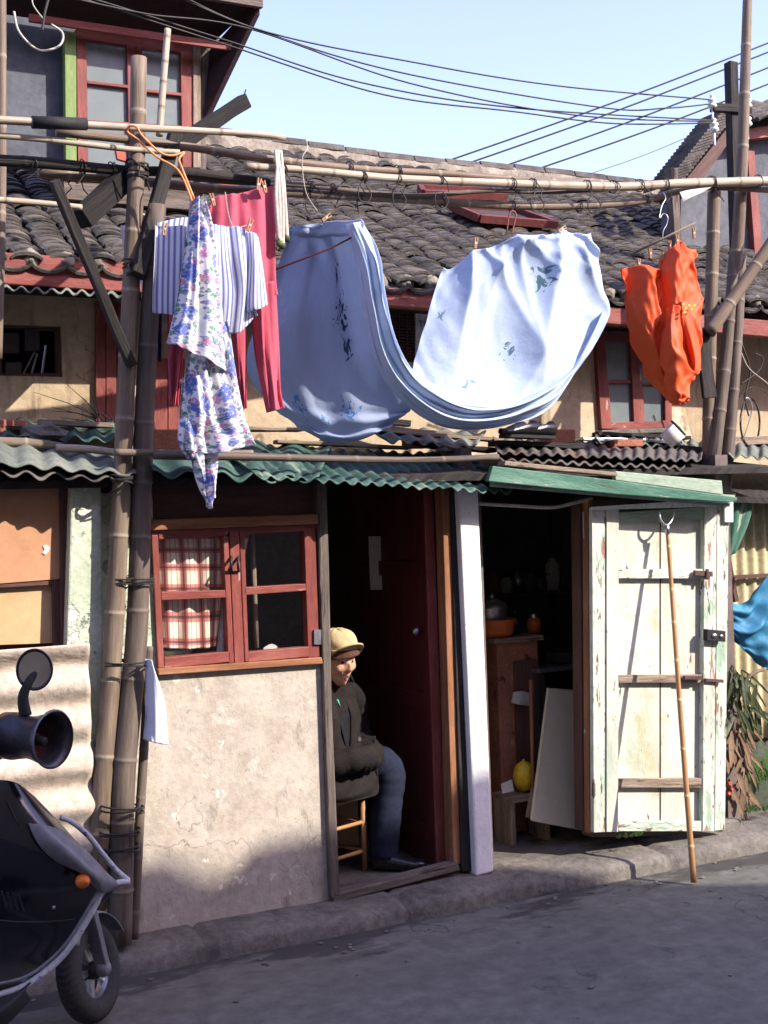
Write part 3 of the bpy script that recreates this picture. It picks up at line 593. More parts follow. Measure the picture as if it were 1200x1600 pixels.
for p in ([(247, 836), (352, 836), (360, 1030), (256, 1034)], [(381, 828), (477, 828), (484, 1022), (388, 1024)]):
    pass   # panes are added clear below
mb = MB(); mb.panel([(247, 1045), (503, 1027), (505, 1037), (248, 1055)], -.03, .10); mb.build('window_sill', M['orangewood'], L_, bevel=.003)
g = MB()
for xx in (362, 373): g.tube(smooth_path([P(xx, 870, -.02), P(xx-1, 880, -.05), P(xx, 893, -.02)], 8), .006, 6)
g.build('handle', M['wire'], wf, smooth=True)
g = MB(); g.rect(491, 984, 502, 1007, -.025, .012); g.build('hinge', M['steel'], wf)
cg = mat('clear_pane', [(.8, .85, .85), (.85, .88, .88)], 2, rough=.03, bump=0, fine=0, rv=.02, spec=.5)
nt_ = cg.node_tree; tr = nt_.nodes.new('ShaderNodeBsdfTransparent'); gl = nt_.nodes.new('ShaderNodeBsdfGlossy'); gl.inputs['Roughness'].default_value = .03
ms = nt_.nodes.new('ShaderNodeMixShader'); ms.inputs[0].default_value = .03; nt_.links.new(tr.outputs[0], ms.inputs[1]); nt_.links.new(gl.outputs[0], ms.inputs[2]); nt_.links.new(ms.outputs[0], nt_.nodes['Material Output'].inputs[0])
M['clear'] = cg
for p in ([(248, 842), (350, 838), (358, 924), (252, 926)], [(252, 937), (353, 934), (360, 1020), (257, 1030)], [(381, 834), (476, 829), (479, 913), (383, 919)], [(383, 929), (479, 922), (484, 1012), (388, 1021)]):
    q = MB(); q.panel(p, .012, .004); q.build('pane', M['clear'], wf)
# door surround
mb = MB(); mb.panel([(496, 748), (511, 748), (515, 900), (519, 1100), (532, 1402), (517, 1404), (507, 1100), (500, 900)], -.03, .09); mb.build('door_post', M['oldwood'], L_, bevel=.006)
mb = MB(); mb.panel([(520, 1398), (620, 1373), (716, 1348), (720, 1360), (625, 1385), (521, 1412)], -.03, .07); mb.build('threshold', M['oldwood'], L_, bevel=.006)
mb = MB(); mb.panel([(690, 745), (703, 745), (722, 1350), (708, 1350)], .0, .07); mb.build('door_jamb', M['orangewood'], L_, bevel=.004)
mb = MB(); mb.panel([(703, 745), (718, 745), (744, 1362), (722, 1362)], -.012, .1); mb.build('jamb_post', M['darkwood'], L_, bevel=.004)
mb = MB(); mb.panel([(716, 750), (747, 750), (757, 1000), (772, 1362), (744, 1370), (730, 1050)], -.05, .17); mb.build('white_pillar', M['whitewash'], L_, bevel=.01)
dA = P(674, 1050, .09); dB = P(552, 1050, .95); zt, zl = 1.86, .11
dv = Vector((dB.x-dA.x, dB.y-dA.y, 0)); dn = Vector((dv.y, -dv.x, 0)).normalized()
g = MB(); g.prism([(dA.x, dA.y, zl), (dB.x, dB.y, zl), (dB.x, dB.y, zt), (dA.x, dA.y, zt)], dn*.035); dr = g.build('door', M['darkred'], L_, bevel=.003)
g = MB(); g.prism([(dA.x-.012, dA.y-.012, zl), (dA.x+.035, dA.y-.012, zl), (dA.x+.035, dA.y-.012, zt), (dA.x-.012, dA.y-.012, zt)], Vector((0, .012, 0))); g.build('door_edge', M['red'], dr, bevel=.002)
pk = dA.lerp(dB, .09)-dn*.03; g = MB(); g.ball((pk.x, pk.y, 1.17), .02); g.build('handle', M['steel'], dr, smooth=True)
g = MB()
for h_ in (.25, .85, 1.45):
    a_ = dA.lerp(dB, .1)-dn*.004; b_ = dA.lerp(dB, .9)-dn*.004
    g.beam((a_.x, a_.y, h_), (b_.x, b_.y, h_), .012, .07)
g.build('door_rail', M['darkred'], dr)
# room shell
xr = P(735, 1000, .1).x
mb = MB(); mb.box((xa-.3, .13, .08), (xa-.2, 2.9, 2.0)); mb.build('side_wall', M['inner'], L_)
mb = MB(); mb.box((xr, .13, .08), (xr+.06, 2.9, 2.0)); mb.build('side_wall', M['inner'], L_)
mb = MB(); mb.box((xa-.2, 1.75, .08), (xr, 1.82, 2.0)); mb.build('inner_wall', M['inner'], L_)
mb = MB(); mb.box((xa-.2, .11, .08), (xr, 1.75, .105)); mb.build('room_floor', M['floor'], L_)
mb = MB(); mb.prism([(-1.5, -.12, 1.84), (-1.5, .88, 2.0), (-1.5, .88, 2.03), (-1.5, -.12, 1.87)], Vector((xr+.05+1.5, 0, 0))); mb.build('roof_deck', M['darkwood'], L_)  # slab added under the roof sheets to block light

# ================================================================== KITCHEN SHED
K = empty('kitchen_shed', (3.6, 0, .08), 'kitchen shed with dark open doorway and peeling cream door beside the white pillar', 'shed')
xk1 = P(1128, 1000, 0).x
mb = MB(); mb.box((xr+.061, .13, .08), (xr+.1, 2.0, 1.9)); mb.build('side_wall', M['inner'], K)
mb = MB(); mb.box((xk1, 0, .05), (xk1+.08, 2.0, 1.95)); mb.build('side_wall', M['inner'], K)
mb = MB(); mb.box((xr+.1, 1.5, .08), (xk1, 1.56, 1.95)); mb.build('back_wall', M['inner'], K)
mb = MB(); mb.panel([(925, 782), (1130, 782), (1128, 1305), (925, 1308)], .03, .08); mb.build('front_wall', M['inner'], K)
mb = MB(); mb.prism([(xr+.08, -.12, 1.85), (xr+.08, .88, 1.98), (xr+.08, .88, 2.01), (xr+.08, -.12, 1.88)], Vector((xk1+.25-xr, 0, 0))); mb.build('roof_deck', M['darkwood'], K)  # same added light-blocking slab over the kitchen
mb = MB(); mb.panel([(905, 780), (917, 780), (920, 1300), (911, 1298)], .02, .07); mb.build('door_jamb', M['brownframe'], K, bevel=.004)
mb = MB(); mb.panel([(918, 780), (927, 780), (929, 1303), (921, 1303)], -.02, .05); mb.build('door_jamb', M['orangewood'], K, bevel=.004)
g = MB()
for a, b in (((912, 800), (915, 898)), ((919, 936), (922, 1036)), ((914, 1140), (917, 1162))): g.panel([(a[0], a[1]), (a[0]+5, a[1]), (b[0]+4, b[1]), (b[0]-1, b[1])], .008, .01)
g.build('strip', M['paper'], K)
mb = MB(); mb.panel([(770, 728), (960, 750), (1152, 777), (1152, 783), (1140, 785), (960, 772), (763, 752)], -.24, .03); mb.build('fascia', M['greenpaint'], K, bevel=.004)
mb = MB(); mb.panel([(790, 720), (965, 738), (965, 744), (788, 727)], -.22, .06); mb.build('edge_batten', M['plank'], K, bevel=.003)
mb = MB(); mb.panel([(962, 736), (1128, 751), (1130, 773), (962, 750)], -.19, .03); mb.build('edge_board', M['palegreen'], K, bevel=.003)
mb = MB(); mb.prism([P(765, 755, -.21), P(1140, 787, -.21), P(1150, 770, .05), P(765, 745, .05)], Vector((0, 0, -.015))); mb.build('eave_lining', M['palegreen'], K)
# the open door, folded back flat in front of the wall
dY = -.10
g = MB(); g.panel([(944, 800), (1120, 797), (1118, 1298), (944, 1300)], dY+.022, .015); dk = g.build('open_door', M['doorpaint'], K)
g = MB(); g.panel([(925, 793), (947, 793), (947, 1300), (928, 1301)], dY-.004, .026); g.build('hinge_board', M['doorstile'], dk, bevel=.002)
g = MB(); g.panel([(948, 793), (967, 793), (966, 1300), (948, 1300)], dY-.012, .034); g.build('stile', M['doorpaint'], dk, bevel=.002)
g = MB(); g.panel([(1101, 790), (1120, 790), (1116, 1299), (1098, 1299)], dY-.012, .034); g.panel([(1121, 790), (1139, 790), (1133, 1297), (1117, 1298)], dY-.004, .03); g.build('stile', M['doorstile'], dk, bevel=.002)
g = MB(); g.panel([(967, 801), (1100, 792), (1100, 812), (967, 814)], dY-.008, .03); g.build('top_rail', M['palegreen'], dk, bevel=.002)
g = MB(); g.panel([(925, 792), (1060, 783), (1146, 783), (1146, 816), (1133, 816), (1132, 791), (925, 797)], dY-.024, .011); g.build('head_strip', M['white'], dk, bevel=.002)
for ya, yb, mt in ((889, 904, 'doorstile'), (1054, 1067, 'plank'), (1216, 1231, 'plank'), (1283, 1299, 'doorstile')):
    g = MB(); g.panel([(967, ya+1), (1100, ya), (1099, yb), (967, yb)], dY-.006, .028); g.build('batten', M[mt], dk, bevel=.003)
g = MB(); g.rect(1031.5, 815, 1033, 1283, dY+.019, .004); g.build('board_seam', M['brownframe'], dk)
g = MB(); g.panel([(1086, 891), (1114, 893), (1114, 901), (1086, 899)], dY-.03, .015); g.rect(1104, 889, 1108, 904, dY-.038, .01); g.panel([(1070, 1056), (1098, 1056), (1098, 1062), (1070, 1062)], dY-.03, .015); g.panel([(1103, 1060), (1131, 1062), (1131, 1067), (1103, 1065)], dY-.03, .015); g.build('bolt', M['brownframe'], dk, bevel=.002)
g = MB(); g.panel([(1105, 983), (1134, 986), (1134, 1003), (1105, 1001)], dY-.045, .03); lk = g.build('lock', M['blackrub'], dk, bevel=.003)
g = MB(); g.ball(P(1116, 993, dY-.047), .016, (1, .5, .7)); g.ball(P(1127, 994, dY-.047), .012, (1, .5, .7)); g.build('lock_shield', M['steel'], lk, smooth=True)
# ---- things in the kitchen
def T(o, label, cat, group=None): return tag(o, label, cat, group)
kc = empty('cabinet', P(812, 1290, .55), 'speckled red kitchen cabinet standing inside the dark doorway', 'cabinet')
g = MB(); a = P(776, 1005, .5); b = P(850, 1285, .5); g.box((a.x, .5, .09), (b.x, .95, a.z)); g.build('carcass', M['redtile'], kc, bevel=.004)
g = MB(); g.box((a.x-.03, .47, a.z), (b.x+.02, .97, a.z+.025)); g.build('worktop', M['plank'], kc, bevel=.003)
g = MB(); q0 = P(803, 1100, .5); g.box((q0.x, .485, .35), (P(838, 1100, .5).x, .499, .95)); g.build('door_panel', M['brownframe'], kc)
zc = a.z+.026
def pot(name, c, r, h, m, label, cat, lid=None):
    e = empty(name, c, label, cat); g = MB(); g.lathe([(0, 0), (r*.72, 0), (r*.9, h*.3), (r, h*.95), (r*1.04, h), (r*.95, h*.98), (r*.85, h*.3), (0, h*.12)], c, seg=28); g.build('bowl', M[m], e, smooth=True)
    if lid:
        g = MB(); g.lathe([(r*1.02, h), (r*.9, h+.02), (r*.4, h+.04), (0, h+.045)], c, seg=28); g.ball(Vector(c)+V(0, 0, h+.055), .015); g.build('lid', M[lid], e, smooth=True)
    return e
c = P(776, 996, .56); c.z = zc; pot('basin', c, .10, .09, 'orangebasin', 'orange enamel basin on the cabinet behind the white pillar', 'basin')
c2 = P(770, 975, .56); c2.z = zc+.05; pot('cooking_pot', c2, .075, .10, 'steel', 'steel pot standing in the orange basin', 'pot', 'steel')
c = P(806, 996, .6); c.z = zc; pot('kettle', c, .035, .06, 'black', 'small black kettle on the cabinet beside the orange basin', 'kettle', 'black')
c = P(835, 985, .62); c.z = zc; e = empty('jar', c, 'brown glass jar at the right end of the red cabinet', 'jar'); g = MB(); g.lathe([(0, 0), (.035, 0), (.037, .05), (.03, .07), (.022, .075)], c, seg=20); g.build('glass', M['orangebasin'], e, smooth=True); g = MB(); g.lathe([(.024, .075), (.024, .095), (0, .097)], c, seg=20); g.build('lid', M['steel'], e)
e = empty('kitchen_table', P(885, 1290, .55), 'low dark metal topped table at the right of the kitchen', 'table')
a = P(842, 1046, .42); b = P(925, 1043, .42); g = MB(); g.box((a.x, .42, a.z-.02), (b.x+.1, 1.0, a.z)); g.build('table_top', M['steel'], e, bevel=.003)
for xx in (a.x+.03, b.x+.05):
    for yy in (.46, .95): g = MB(); g.box((xx-.018, yy-.018, .08), (xx+.018, yy+.018, a.z-.02)); g.build('leg', M['darkwood'], e)
c = P(878, 1030, .6); c.z = a.z; pot('wok', c, .12, .06, 'wire', 'shallow dark wok on the metal topped table', 'wok')
e = empty('wall_shelf', P(850, 930, 1.3), 'dark shelf of jars high on the kitchen back wall', 'shelf')
a = P(770, 930, 1.3); b = P(925, 930, 1.3); g = MB(); g.box((a.x, 1.28, a.z-.02), (b.x, 1.5, a.z)); g.build('board', M['oldwood'], e)
random.seed(9)
for i in range(8):
    xx = a.x+.06+(b.x-a.x-.12)*i/7; h = random.uniform(.07, .2); r = random.uniform(.025, .045); mt = random.choice(['steel', 'redtile', 'paper', 'porcelain', 'orangebasin', 'greyplastic'])
    j = MB(); j.lathe([(0, 0), (r, 0), (r, h*.8), (r*.6, h*.9), (r*.6, h), (0, h)], (xx, 1.38, a.z+.001), seg=16)
    T(j.build('jar', M[mt], smooth=True), ['small steel tin at the left end of the kitchen shelf', 'second container from the left on the dark shelf', 'third container from the left on the dark shelf', 'fourth container from the left on the dark shelf', 'fifth container from the left on the dark shelf', 'sixth container from the left on the dark shelf', 'seventh container from the left on the dark shelf', 'container at the right end of the dark shelf'][i] if i else 'container at the left end of the dark shelf', 'jar', 'containers on the kitchen shelf')
g = MB(); q = [P(857, 1076, .34), P(921, 1081, .34), P(921, 1300, .16), P(831, 1283, .16)]
g.prism(q, Vector((0, .018, .004))); T(g.build('leaning_board', M['creamboard'], bevel=.003), 'large cream board leaning in the kitchen doorway', 'board')
c = P(819, 1213, .4); g = MB(); g.ball(c, .068, (.82, .82, 1.12), 20, 14, .03); g.ball(c+V(0, 0, .078), .008); T(g.build('melon', M['melon'], smooth=True), 'round yellow melon standing on a wooden stand in the kitchen', 'melon')
e = empty('wooden_stand', P(815, 1285, .42), 'small brown wooden stand under the yellow melon', 'stand')
a = P(782, 1238, .4); b = P(845, 1280, .4); zt_ = c.z-.078
g = MB(); g.box((a.x, .3, zt_-.02), (b.x, .49, zt_)); g.build('stand_top', M['plank'], e)
for xx in (a.x, b.x-.03): g = MB(); g.box((xx, .32, .083), (xx+.03, .47, zt_-.02)); g.build('leg', M['plank'], e)
e = empty('broom', P(838, 1280, .3), 'orange handled broom standing behind the cream board', 'broom')
g = MB(); g.tube([P(829, 1062, .36), P(833, 1240, .30)], .009, 8); g.build('handle', M['orangewood'], e, smooth=True)
g = MB(); g.lathe([(.01, .14), (.03, .08), (.05, 0), (0, 0)], P(834, 1262, .3)+V(0, 0, -.04), seg=14, sc=(1, .4)); g.build('brush', M['plank'], e)
g = MB(); g.patch([[(802, 1082, .47), (815, 1080, .46), (830, 1084, .47)], [(799, 1098, .45), (812, 1101, .43), (829, 1103, .46)]], 8, 6); T(g.build('newspaper', M['paper'], solid=.003), 'folded newspaper tucked against the red cabinet', 'newspaper')
g = MB(); g.panel([(783, 1225), (800, 1218), (803, 1236), (785, 1240)], .27, .003); T(g.build('plastic_bag', M['paper']), 'crumpled pale bag beside the yellow melon', 'bag')
g = MB(); g.tube(smooth_path([P(748, 787, -.02), P(800, 790, -.03), P(860, 793, -.03), P(893, 787, -.03), P(925, 779, -.01)], 20), .008, 8); T(g.build('bent_rod', M['paletw'], smooth=True), 'thin pale bent rod across the top of the kitchen doorway', 'rod')
# clothes prop leaning on the door
e = empty('clothes_prop', G(1084, 1379, 0), 'long golden cane clothes prop with forked tip leaning on the cream door', 'clothes prop')
pb = G(1084, 1379, .012); pt_ = P(1043, 828, -.15)
g = MB(); g.bamboo([pb, pb.lerp(pt_, .5)+V(-.004, 0, 0), pt_], .0135, .0095, .19, 10, 1.22); g.build('cane', M['cane'], e, smooth=True)
g = MB(); g.tube(smooth_path([P(1030, 799, -.15), P(1032, 812, -.16), P(1041, 821, -.16), P(1050, 812, -.15), P(1053, 799, -.15)], 14), .006, 7); g.tube([P(1042, 820, -.16), P(1043, 834, -.16)], .011, 8); g.build('fork', M['steel'], e, smooth=True)

# ================================================================== LEFT NEIGHBOUR SHED
S = empty('side_shed', (.7, 0, .08), 'neighbouring shed at the left with hardboard window and buff ribbed sheet', 'shed')
mb = MB(); mb.panel([(112, 745), (158, 745), (162, 1010), (152, 1400), (150, 1510), (100, 1530), (104, 1010)], -.075, .16); mb.build('plaster_pillar', M['greenplaster'], S, bevel=.008)
mb = MB(); mb.panel([(-300, 700), (112, 745), (104, 1530), (-300, 1640)], .06, .06); mb.build('shed_wall', M['brownframe'], S)
mb = MB(); mb.panel([(94, 750), (118, 750), (116, 1012), (96, 1012)], -.02, .07); mb.build('window_post', M['brownframe'], S, bevel=.004)
mb = MB(); mb.panel([(-200, 745), (97, 760), (97, 900), (92, 905), (0, 912), (-200, 925)], .0, .012); mb.build('upper_board', M['boardorange'], S, bevel=.002)
mb = MB(); mb.panel([(-200, 918), (83, 908), (84, 1005), (-200, 1015)], .03, .012); mb.build('lower_board', M['boardtan'], S, bevel=.002)
mb = MB(); mb.panel([(82, 905), (95, 903), (96, 1012), (84, 1012)], .005, .04); mb.panel([(-200, 924), (83, 906), (83, 914), (-200, 931)], .005, .04); mb.build('window_frame', M['brownframe'], S, bevel=.003)
mb = MB(); mb.panel([(67, 853), (73, 851), (78, 855), (76, 862), (71, 867), (66, 864), (70, 859)], -.004, .002); mb.build('paper_scrap', M['white'], S)
def rib_fn(u, v):
    a = P(-220, 1030, -.04); b = P(131+1.5*math.sin(v*40), 1010, -.04); z0 = P(60, 1008, -.04).z; z1 = .1
    x = a.x+(b.x-a.x)*u; z = z0+(z1-z0)*v
    return Vector((x, -.112-.017*math.cos(v*2*math.pi*7.5)+.004*nz(x*4, z*4), z))
mb = MB(); mb.grid(rib_fn, 40, 150); mb.build('ribbed_sheet', M['fibre'], S, smooth=True, solid=.007)
mb = MB(); mb.box((-2, .13, .08), (xa-.31, .2, 1.95)); mb.build('inner_wall', M['inner'], S)

# ================================================================== SHEETS AND JUNK ON THE LOW ROOF
def corr(fa, fb, ba, bb, n, amp, nu=None, nv=10, ragged=.012, seed=0, sag=.0):
    """front edge fa->fb, back edge ba->bb (3-D points); n waves"""
    nu = nu or n*10
    def fn(u, v):
        f = fa.lerp(fb, u); b = ba.lerp(bb, u); vv = v
        if v == 0: vv = -ragged*(1+nz(u*n*1.3, seed)*1.6)/max((b-f).length, .1)
        p = f.lerp(b, vv); p.z += amp*math.cos(u*n*2*math.pi)+.006*nz(u*9, v*3, seed)-sag*math.sin(u*math.pi)*(1-v)
        return p
    g = MB(); g.grid(fn, nu, nv, (1, 1)); return g
def sheet(name, fa, fb, ba, bb, n, amp, m, label, th=.006, **k):
    o = corr(fa, fb, ba, bb, n, amp, **k).build(name, M[m], solid=th, smooth=True); return T(o, label, 'roof sheet', 'corrugated sheets on the low roofs')
sheet('corrugated_sheet', P(-90, 716, -.2), P(213, 742, -.19), P(-90, 676, .15), P(208, 712, .12), 7, .010, 'grey_sheet', 'grey green corrugated sheet over the hardboard window at far left', seed=1)
sheet('corrugated_sheet', P(-90, 734, -.18), P(206, 748, -.16), P(-90, 700, .18), P(200, 722, .15), 7, .012, 'dark_sheet', 'ragged brown sheet edge under the grey green one at far left', ragged=.03, seed=2)
sheet('corrugated_sheet', P(238, 738, -.2), P(500, 748, -.27), P(200, 692, .45), P(520, 695, .4), 5, .016, 'green_sheet', 'broad waved dark green sheet above the red window', ragged=.03, seed=3)
sheet('corrugated_sheet', P(398, 744, -.29), P(798, 768, -.16), P(330, 693, .4), P(735, 712, .35), 19, .008, 'green_sheet', 'finely waved green sheet above the doorway', ragged=.02, seed=4)
sheet('corrugated_sheet', P(-20, 682, .35), P(245, 690, .3), P(-40, 655, .85), P(240, 662, .85), 8, .012, 'green_sheet', 'blue green sheet lying behind the poles at left', seed=5)
sheet('corrugated_sheet', P(776, 707, -.12), P(1096, 720, -.1), P(770, 685, .5), P(1100, 697, .5), 18, .008, 'dark_sheet', 'rusty dark corrugated sheet on top of the kitchen roof', ragged=.01, seed=6)
sheet('corrugated_sheet', P(780, 719, -.14), P(1070, 732, -.12), P(775, 700, .3), P(1075, 712, .3), 16, .008, 'dark_sheet', 'lower rusty dark corrugated sheet just above the green fascia', ragged=.01, seed=7)
sheet('corrugated_sheet', P(930, 690, .3), P(1100, 703, .3), P(930, 680, .75), P(1100, 690, .75), 9, .011, 'grey_sheet', 'grey corrugated sheet under the upper red window', seed=8)
sheet('corrugated_sheet', P(600, 688, .2), P(745, 698, .2), P(560, 668, .7), P(760, 676, .7), 6, .01, 'grey_sheet', 'short grey sheet under the hanging blue sheets', seed=12)
sheet('corrugated_sheet', P(1138, 712, .05), P(1300, 722, .05), P(1138, 690, .7), P(1300, 700, .7), 9, .010, 'grey_sheet', 'pale corrugated sheet right of the bamboo poles', seed=9)
sheet('corrugated_sheet', P(-90, 446, .45), P(196, 462, .42), P(-90, 436, .85), P(200, 452, .85), 12, .011, 'grey_sheet', 'small pale awning sheet over the dark upper opening', seed=10)
g = MB(); g.bamboo([P(240, 711, -.24), P(400, 714, -.26), P(640, 719, -.27), P(778, 714, -.24)], .017, .013, .35, 10); T(g.build('roof_pole', M['bambood'], smooth=True), 'brown pole lying along the edge of the green roof sheets', 'pole')
g = MB(); g.bamboo([P(180, 707, -.2), P(300, 708, -.22), P(395, 708, -.24)], .014, .013, .3, 10); T(g.build('roof_pole', M['bamboo'], smooth=True), 'short pole lying behind the floral cloth on the green sheets', 'pole')
g = MB(); g.bamboo([P(-60, 690, .1), P(40, 692, .08), P(97, 699, .05)], .021, .018, .3, 10); T(g.build('roof_pole', M['bamboo'], smooth=True), 'thick pale pole end lying on the far left roof', 'pole')
g = MB(); g.bamboo([P(88, 700, .0), P(140, 702, .0), P(178, 707, -.01)], .016, .015, .3, 10); T(g.build('roof_pole', M['bamboop'], smooth=True), 'short cut bamboo end left of the upright poles', 'pole')
PL = [((560, 664, .62), (700, 678, .5), .09, .018, 'plank', 'pale plank pointing right below the hanging sheets'), ((585, 672, .5), (800, 690, .42), .08, .018, 'plank', 'long pale plank running towards the shoes'),
      ((430, 690, .35), (640, 700, .3), .07, .016, 'plank', 'thin plank on the green sheets below the blue sheet'), ((540, 655, .8), (640, 662, .75), .05, .03, 'darkwood', 'dark batten against the upper wall below the sheets'),
      ((640, 693, .3), (770, 704, .25), .10, .02, 'darkwood', 'dark wet plank left of the shoes'), ((770, 692, .12), (905, 698, .12), .09, .025, 'darkwood', 'dark plank under the pair of shoes'),
      ((905, 686, .45), (1060, 692, .45), .07, .018, 'steel', 'pale metal strip under the upper window'), ((60, 661, .6), (178, 664, .5), .07, .022, 'plank', 'cut plank on the roof left of the upright poles'),
      ((-60, 670, .5), (110, 672, .5), .09, .02, 'darkwood', 'dark board on the far left roof'), ((300, 668, .6), (470, 672, .6), .09, .018, 'plank', 'plank on the roof behind the floral cloth'),
      ((930, 678, .7), (1075, 684, .7), .06, .02, 'darkwood', 'dark board under the upper window sill'), ((1060, 700, .3), (1100, 706, .3), .1, .03, 'darkwood', 'short dark block at the foot of the right poles'),
      ((1140, 690, .6), (1260, 686, .55), .09, .05, 'plank', 'brown beam on the roof right of the poles')]
for a, b, w_, h_, m, lb in PL:
    g = MB(); g.beam(P(*a), P(*b), w_, h_, n=12, jit=.006); T(g.build('plank', M[m], bevel=.003), lb, 'plank', 'planks lying on the low roof')
BR = [((872, 682, .3), .16, .08, .065, 8, 'brick lying beside the pair of shoes'), ((262, 688, .2), .13, .09, .085, -5, 'dark red brick on the green sheet right of the poles'), ((6, 668, .5), .17, .08, .06, 25, 'tilted brick at the far left of the roof'),
      ((975, 693, .3), .19, .08, .035, 2, 'thin brown brick under the upper red window'), ((353, 291, 1.9), .13, .08, .09, 4, 'orange brick resting on the tiles between the bamboo rails'), ((650, 694, .3), .12, .07, .04, 10, 'small brick below the hanging sheets')]
for p, a, b, c_, ang, lb in BR:
    c = P(*p); g = MB(); ca, sa = math.cos(rad(ang)), math.sin(rad(ang))
    g.prism([c+V(-a/2*ca+b/2*sa, -a/2*sa-b/2*ca, -c_/2), c+V(a/2*ca+b/2*sa, a/2*sa-b/2*ca, -c_/2), c+V(a/2*ca-b/2*sa, a/2*sa+b/2*ca, -c_/2), c+V(-a/2*ca-b/2*sa, -a/2*sa+b/2*ca, -c_/2)], Vector((0, 0, c_)))
    T(g.build('brick', M['brick'], bevel=.005), lb, 'brick', 'bricks weighing down the roof sheets')
g = MB(); g.ball(P(68, 678, .3), .075, (1.2, .8, .55), 10, 7, .5); T(g.build('stone', M['stone']), 'rough grey stone weighing down the far left roof', 'stone')
g = MB(); g.ball(P(700, 700, .2), .04, (1.6, .8, .6), 9, 6, .6); T(g.build('stone', M['stone']), 'small stone on the roof left of the shoes', 'stone')
# broken crate board white piece
e = empty('paint_tin', P(1044, 686, .3), 'white lidded tub tipped over under the orange jacket', 'tub')
c = P(1040, 690, .3); g = MB(); g.lathe([(0, 0), (.045, 0), (.05, .09), (.045, .09), (0, .08)], c, (.5, -.5, .6), 20); g.build('tub', M['white'], e, smooth=True)
g = MB(); g.lathe([(0, .085), (.053, .085), (.053, .095), (0, .1)], c+V(.015, .02, .01), (.5, -.5, .6), 20); g.build('lid', M['blackrub'], e)
# shoes
def shoe(c, ang, label):
    e = empty('shoe', c, label, 'shoe', 'pair of black shoes drying on the roof'); R_ = Matrix.Rotation(rad(ang), 3, 'Z')
    def fn(u, v):
        s = u; a = 2*math.pi*v; wd = .032+.013*math.sin(math.pi*min(s*1.15, 1)**.8)
        if s > .85: wd *= math.sqrt(max(1-((s-.85)/.16)**2, .02))
        if s < .1: wd *= math.sqrt(max(1-((.1-s)/.12)**2, .05))
        h = .072-.042*min(max((s-.35)/.5, 0), 1)
        if s < .1: h *= .9
        x = -.12+.25*s; y = math.cos(a)*wd; z = h/2+math.sin(a)*h/2
        if .12 < s < .42 and math.sin(a) > .75: z -= .035
        return c+R_ @ Vector((x, y, z+.014))
    g = MB(); g.grid(fn, 30, 22); g.build('upper', M['black'], e, smooth=True)
    def fs(u, v):
        a = 2*math.pi*u; x = .005+.127*math.cos(a); y = (.042+.004*math.cos(a))*math.sin(a); return c+R_ @ Vector((x, y, .014*v))
    g = MB(); g.grid(fs, 30, 1); n = len(g.v)//2; g.f.append(tuple(range(n-1))); g.f.append(tuple(range(n, 2*n-1))); g.build('sole', M['blackrub'], e)
shoe(P(812, 686, .02)+V(0, 0, .004), 195, 'black leather shoe, left one of the pair on the roof'); shoe(P(838, 687, .05)+V(0, 0, .004), 190, 'black leather shoe beside the brick, right one of the pair on the roof')
# twigs on the far left roof
g = MB(); random.seed(21)
for i in range(16):
    p = P(165+random.uniform(-15, 15), 660+random.uniform(-8, 8), .6); q = p+V(random.uniform(-.3, .02), random.uniform(-.05, .1), random.uniform(-.02, .16)); g.tube([p, p.lerp(q, .5)+V(0, 0, .01), q], [.003, .002, .001], 4)
T(g.build('twigs', M['darkwood']), 'tangle of dry twigs on the roof behind the left poles', 'twigs')
# sign on the upper wall
g = MB(); g.rect(650, 488, 712, 560, YU-.012, .01); sg = T(g.build('wall_sign', M['white']), 'white sign with green letters beside the louvred vent', 'sign')
tc_ = bpy.data.curves.new('lettering', 'FONT'); tc_.body = 'TO'; tc_.size = .05; tc_.extrude = .001; to = bpy.data.objects.new('lettering', tc_); col.objects.link(to)
dg = bpy.context.evaluated_depsgraph_get(); me = bpy.data.meshes.new_from_object(to.evaluated_get(dg)); bpy.data.objects.remove(to)
me.transform(Matrix.Translation(P(654, 511, YU-.015)) @ Matrix.Rotation(rad(90), 4, 'X')); me.materials.clear(); me.materials.append(M['greenpaint']); lo = bpy.data.objects.new('lettering', me); col.objects.link(lo); lo.parent = sg
# ================================================================== BAMBOO FRAME
def pole(ctrl, ra, rb, m, label, cat='pole', step=.26, name='bamboo_pole', group='upright bamboo poles', ties=(), parent=None):
    g = MB(); g.bamboo([P(*c) for c in ctrl], ra, rb, step, 14); o = g.build(name, M[m], smooth=True); T(o, label, cat, group); return o
def ring(g, c, ax, r, th=.0035, turns=2.5, tail=True):
    ax = Vector(ax).normalized(); ref = V(0, 0, 1) if abs(ax.z) < .8 else V(1, 0, 0); a = (ref-ax*ref.dot(ax)).normalized(); b = ax.cross(a); pts = []
    n = int(turns*14); ph = random.random()*6
    for i in range(n+1):
        t = ph+2*math.pi*turns*i/n; pts.append(Vector(c)+a*math.cos(t)*r+b*math.sin(t)*r+ax*(.012*(i/n-.5)*turns+.004*math.sin(t*1.7)))
    if tail: pts += [pts[-1]+V(random.uniform(-.03, .03), -.02, -.03), pts[-1]+V(random.uniform(-.05, .05), -.02, -.07)]
    g.tube(pts, th, 5)
pa = pole([(150, 1420, -.11), (163, 1200, -.11), (177, 1000, -.12), (189, 780, -.14), (199, 560, -.17), (207, 400, -.19), (214, 235, -.2), (217, 90, -.21)], .040, .031, 'bamboo', 'tall pale bamboo pole at the left end of the frame reaching past the dormer window')
pb_ = pole([(186, 1474, -.13), (190, 1330, -.13), (194, 1200, -.13), (213, 1000, -.12), (220, 800, -.13), (228, 600, -.16), (238, 430, -.2), (246, 320, -.22)], .049, .034, 'bambood', 'thick dark bamboo pole just left of the striped shirt')
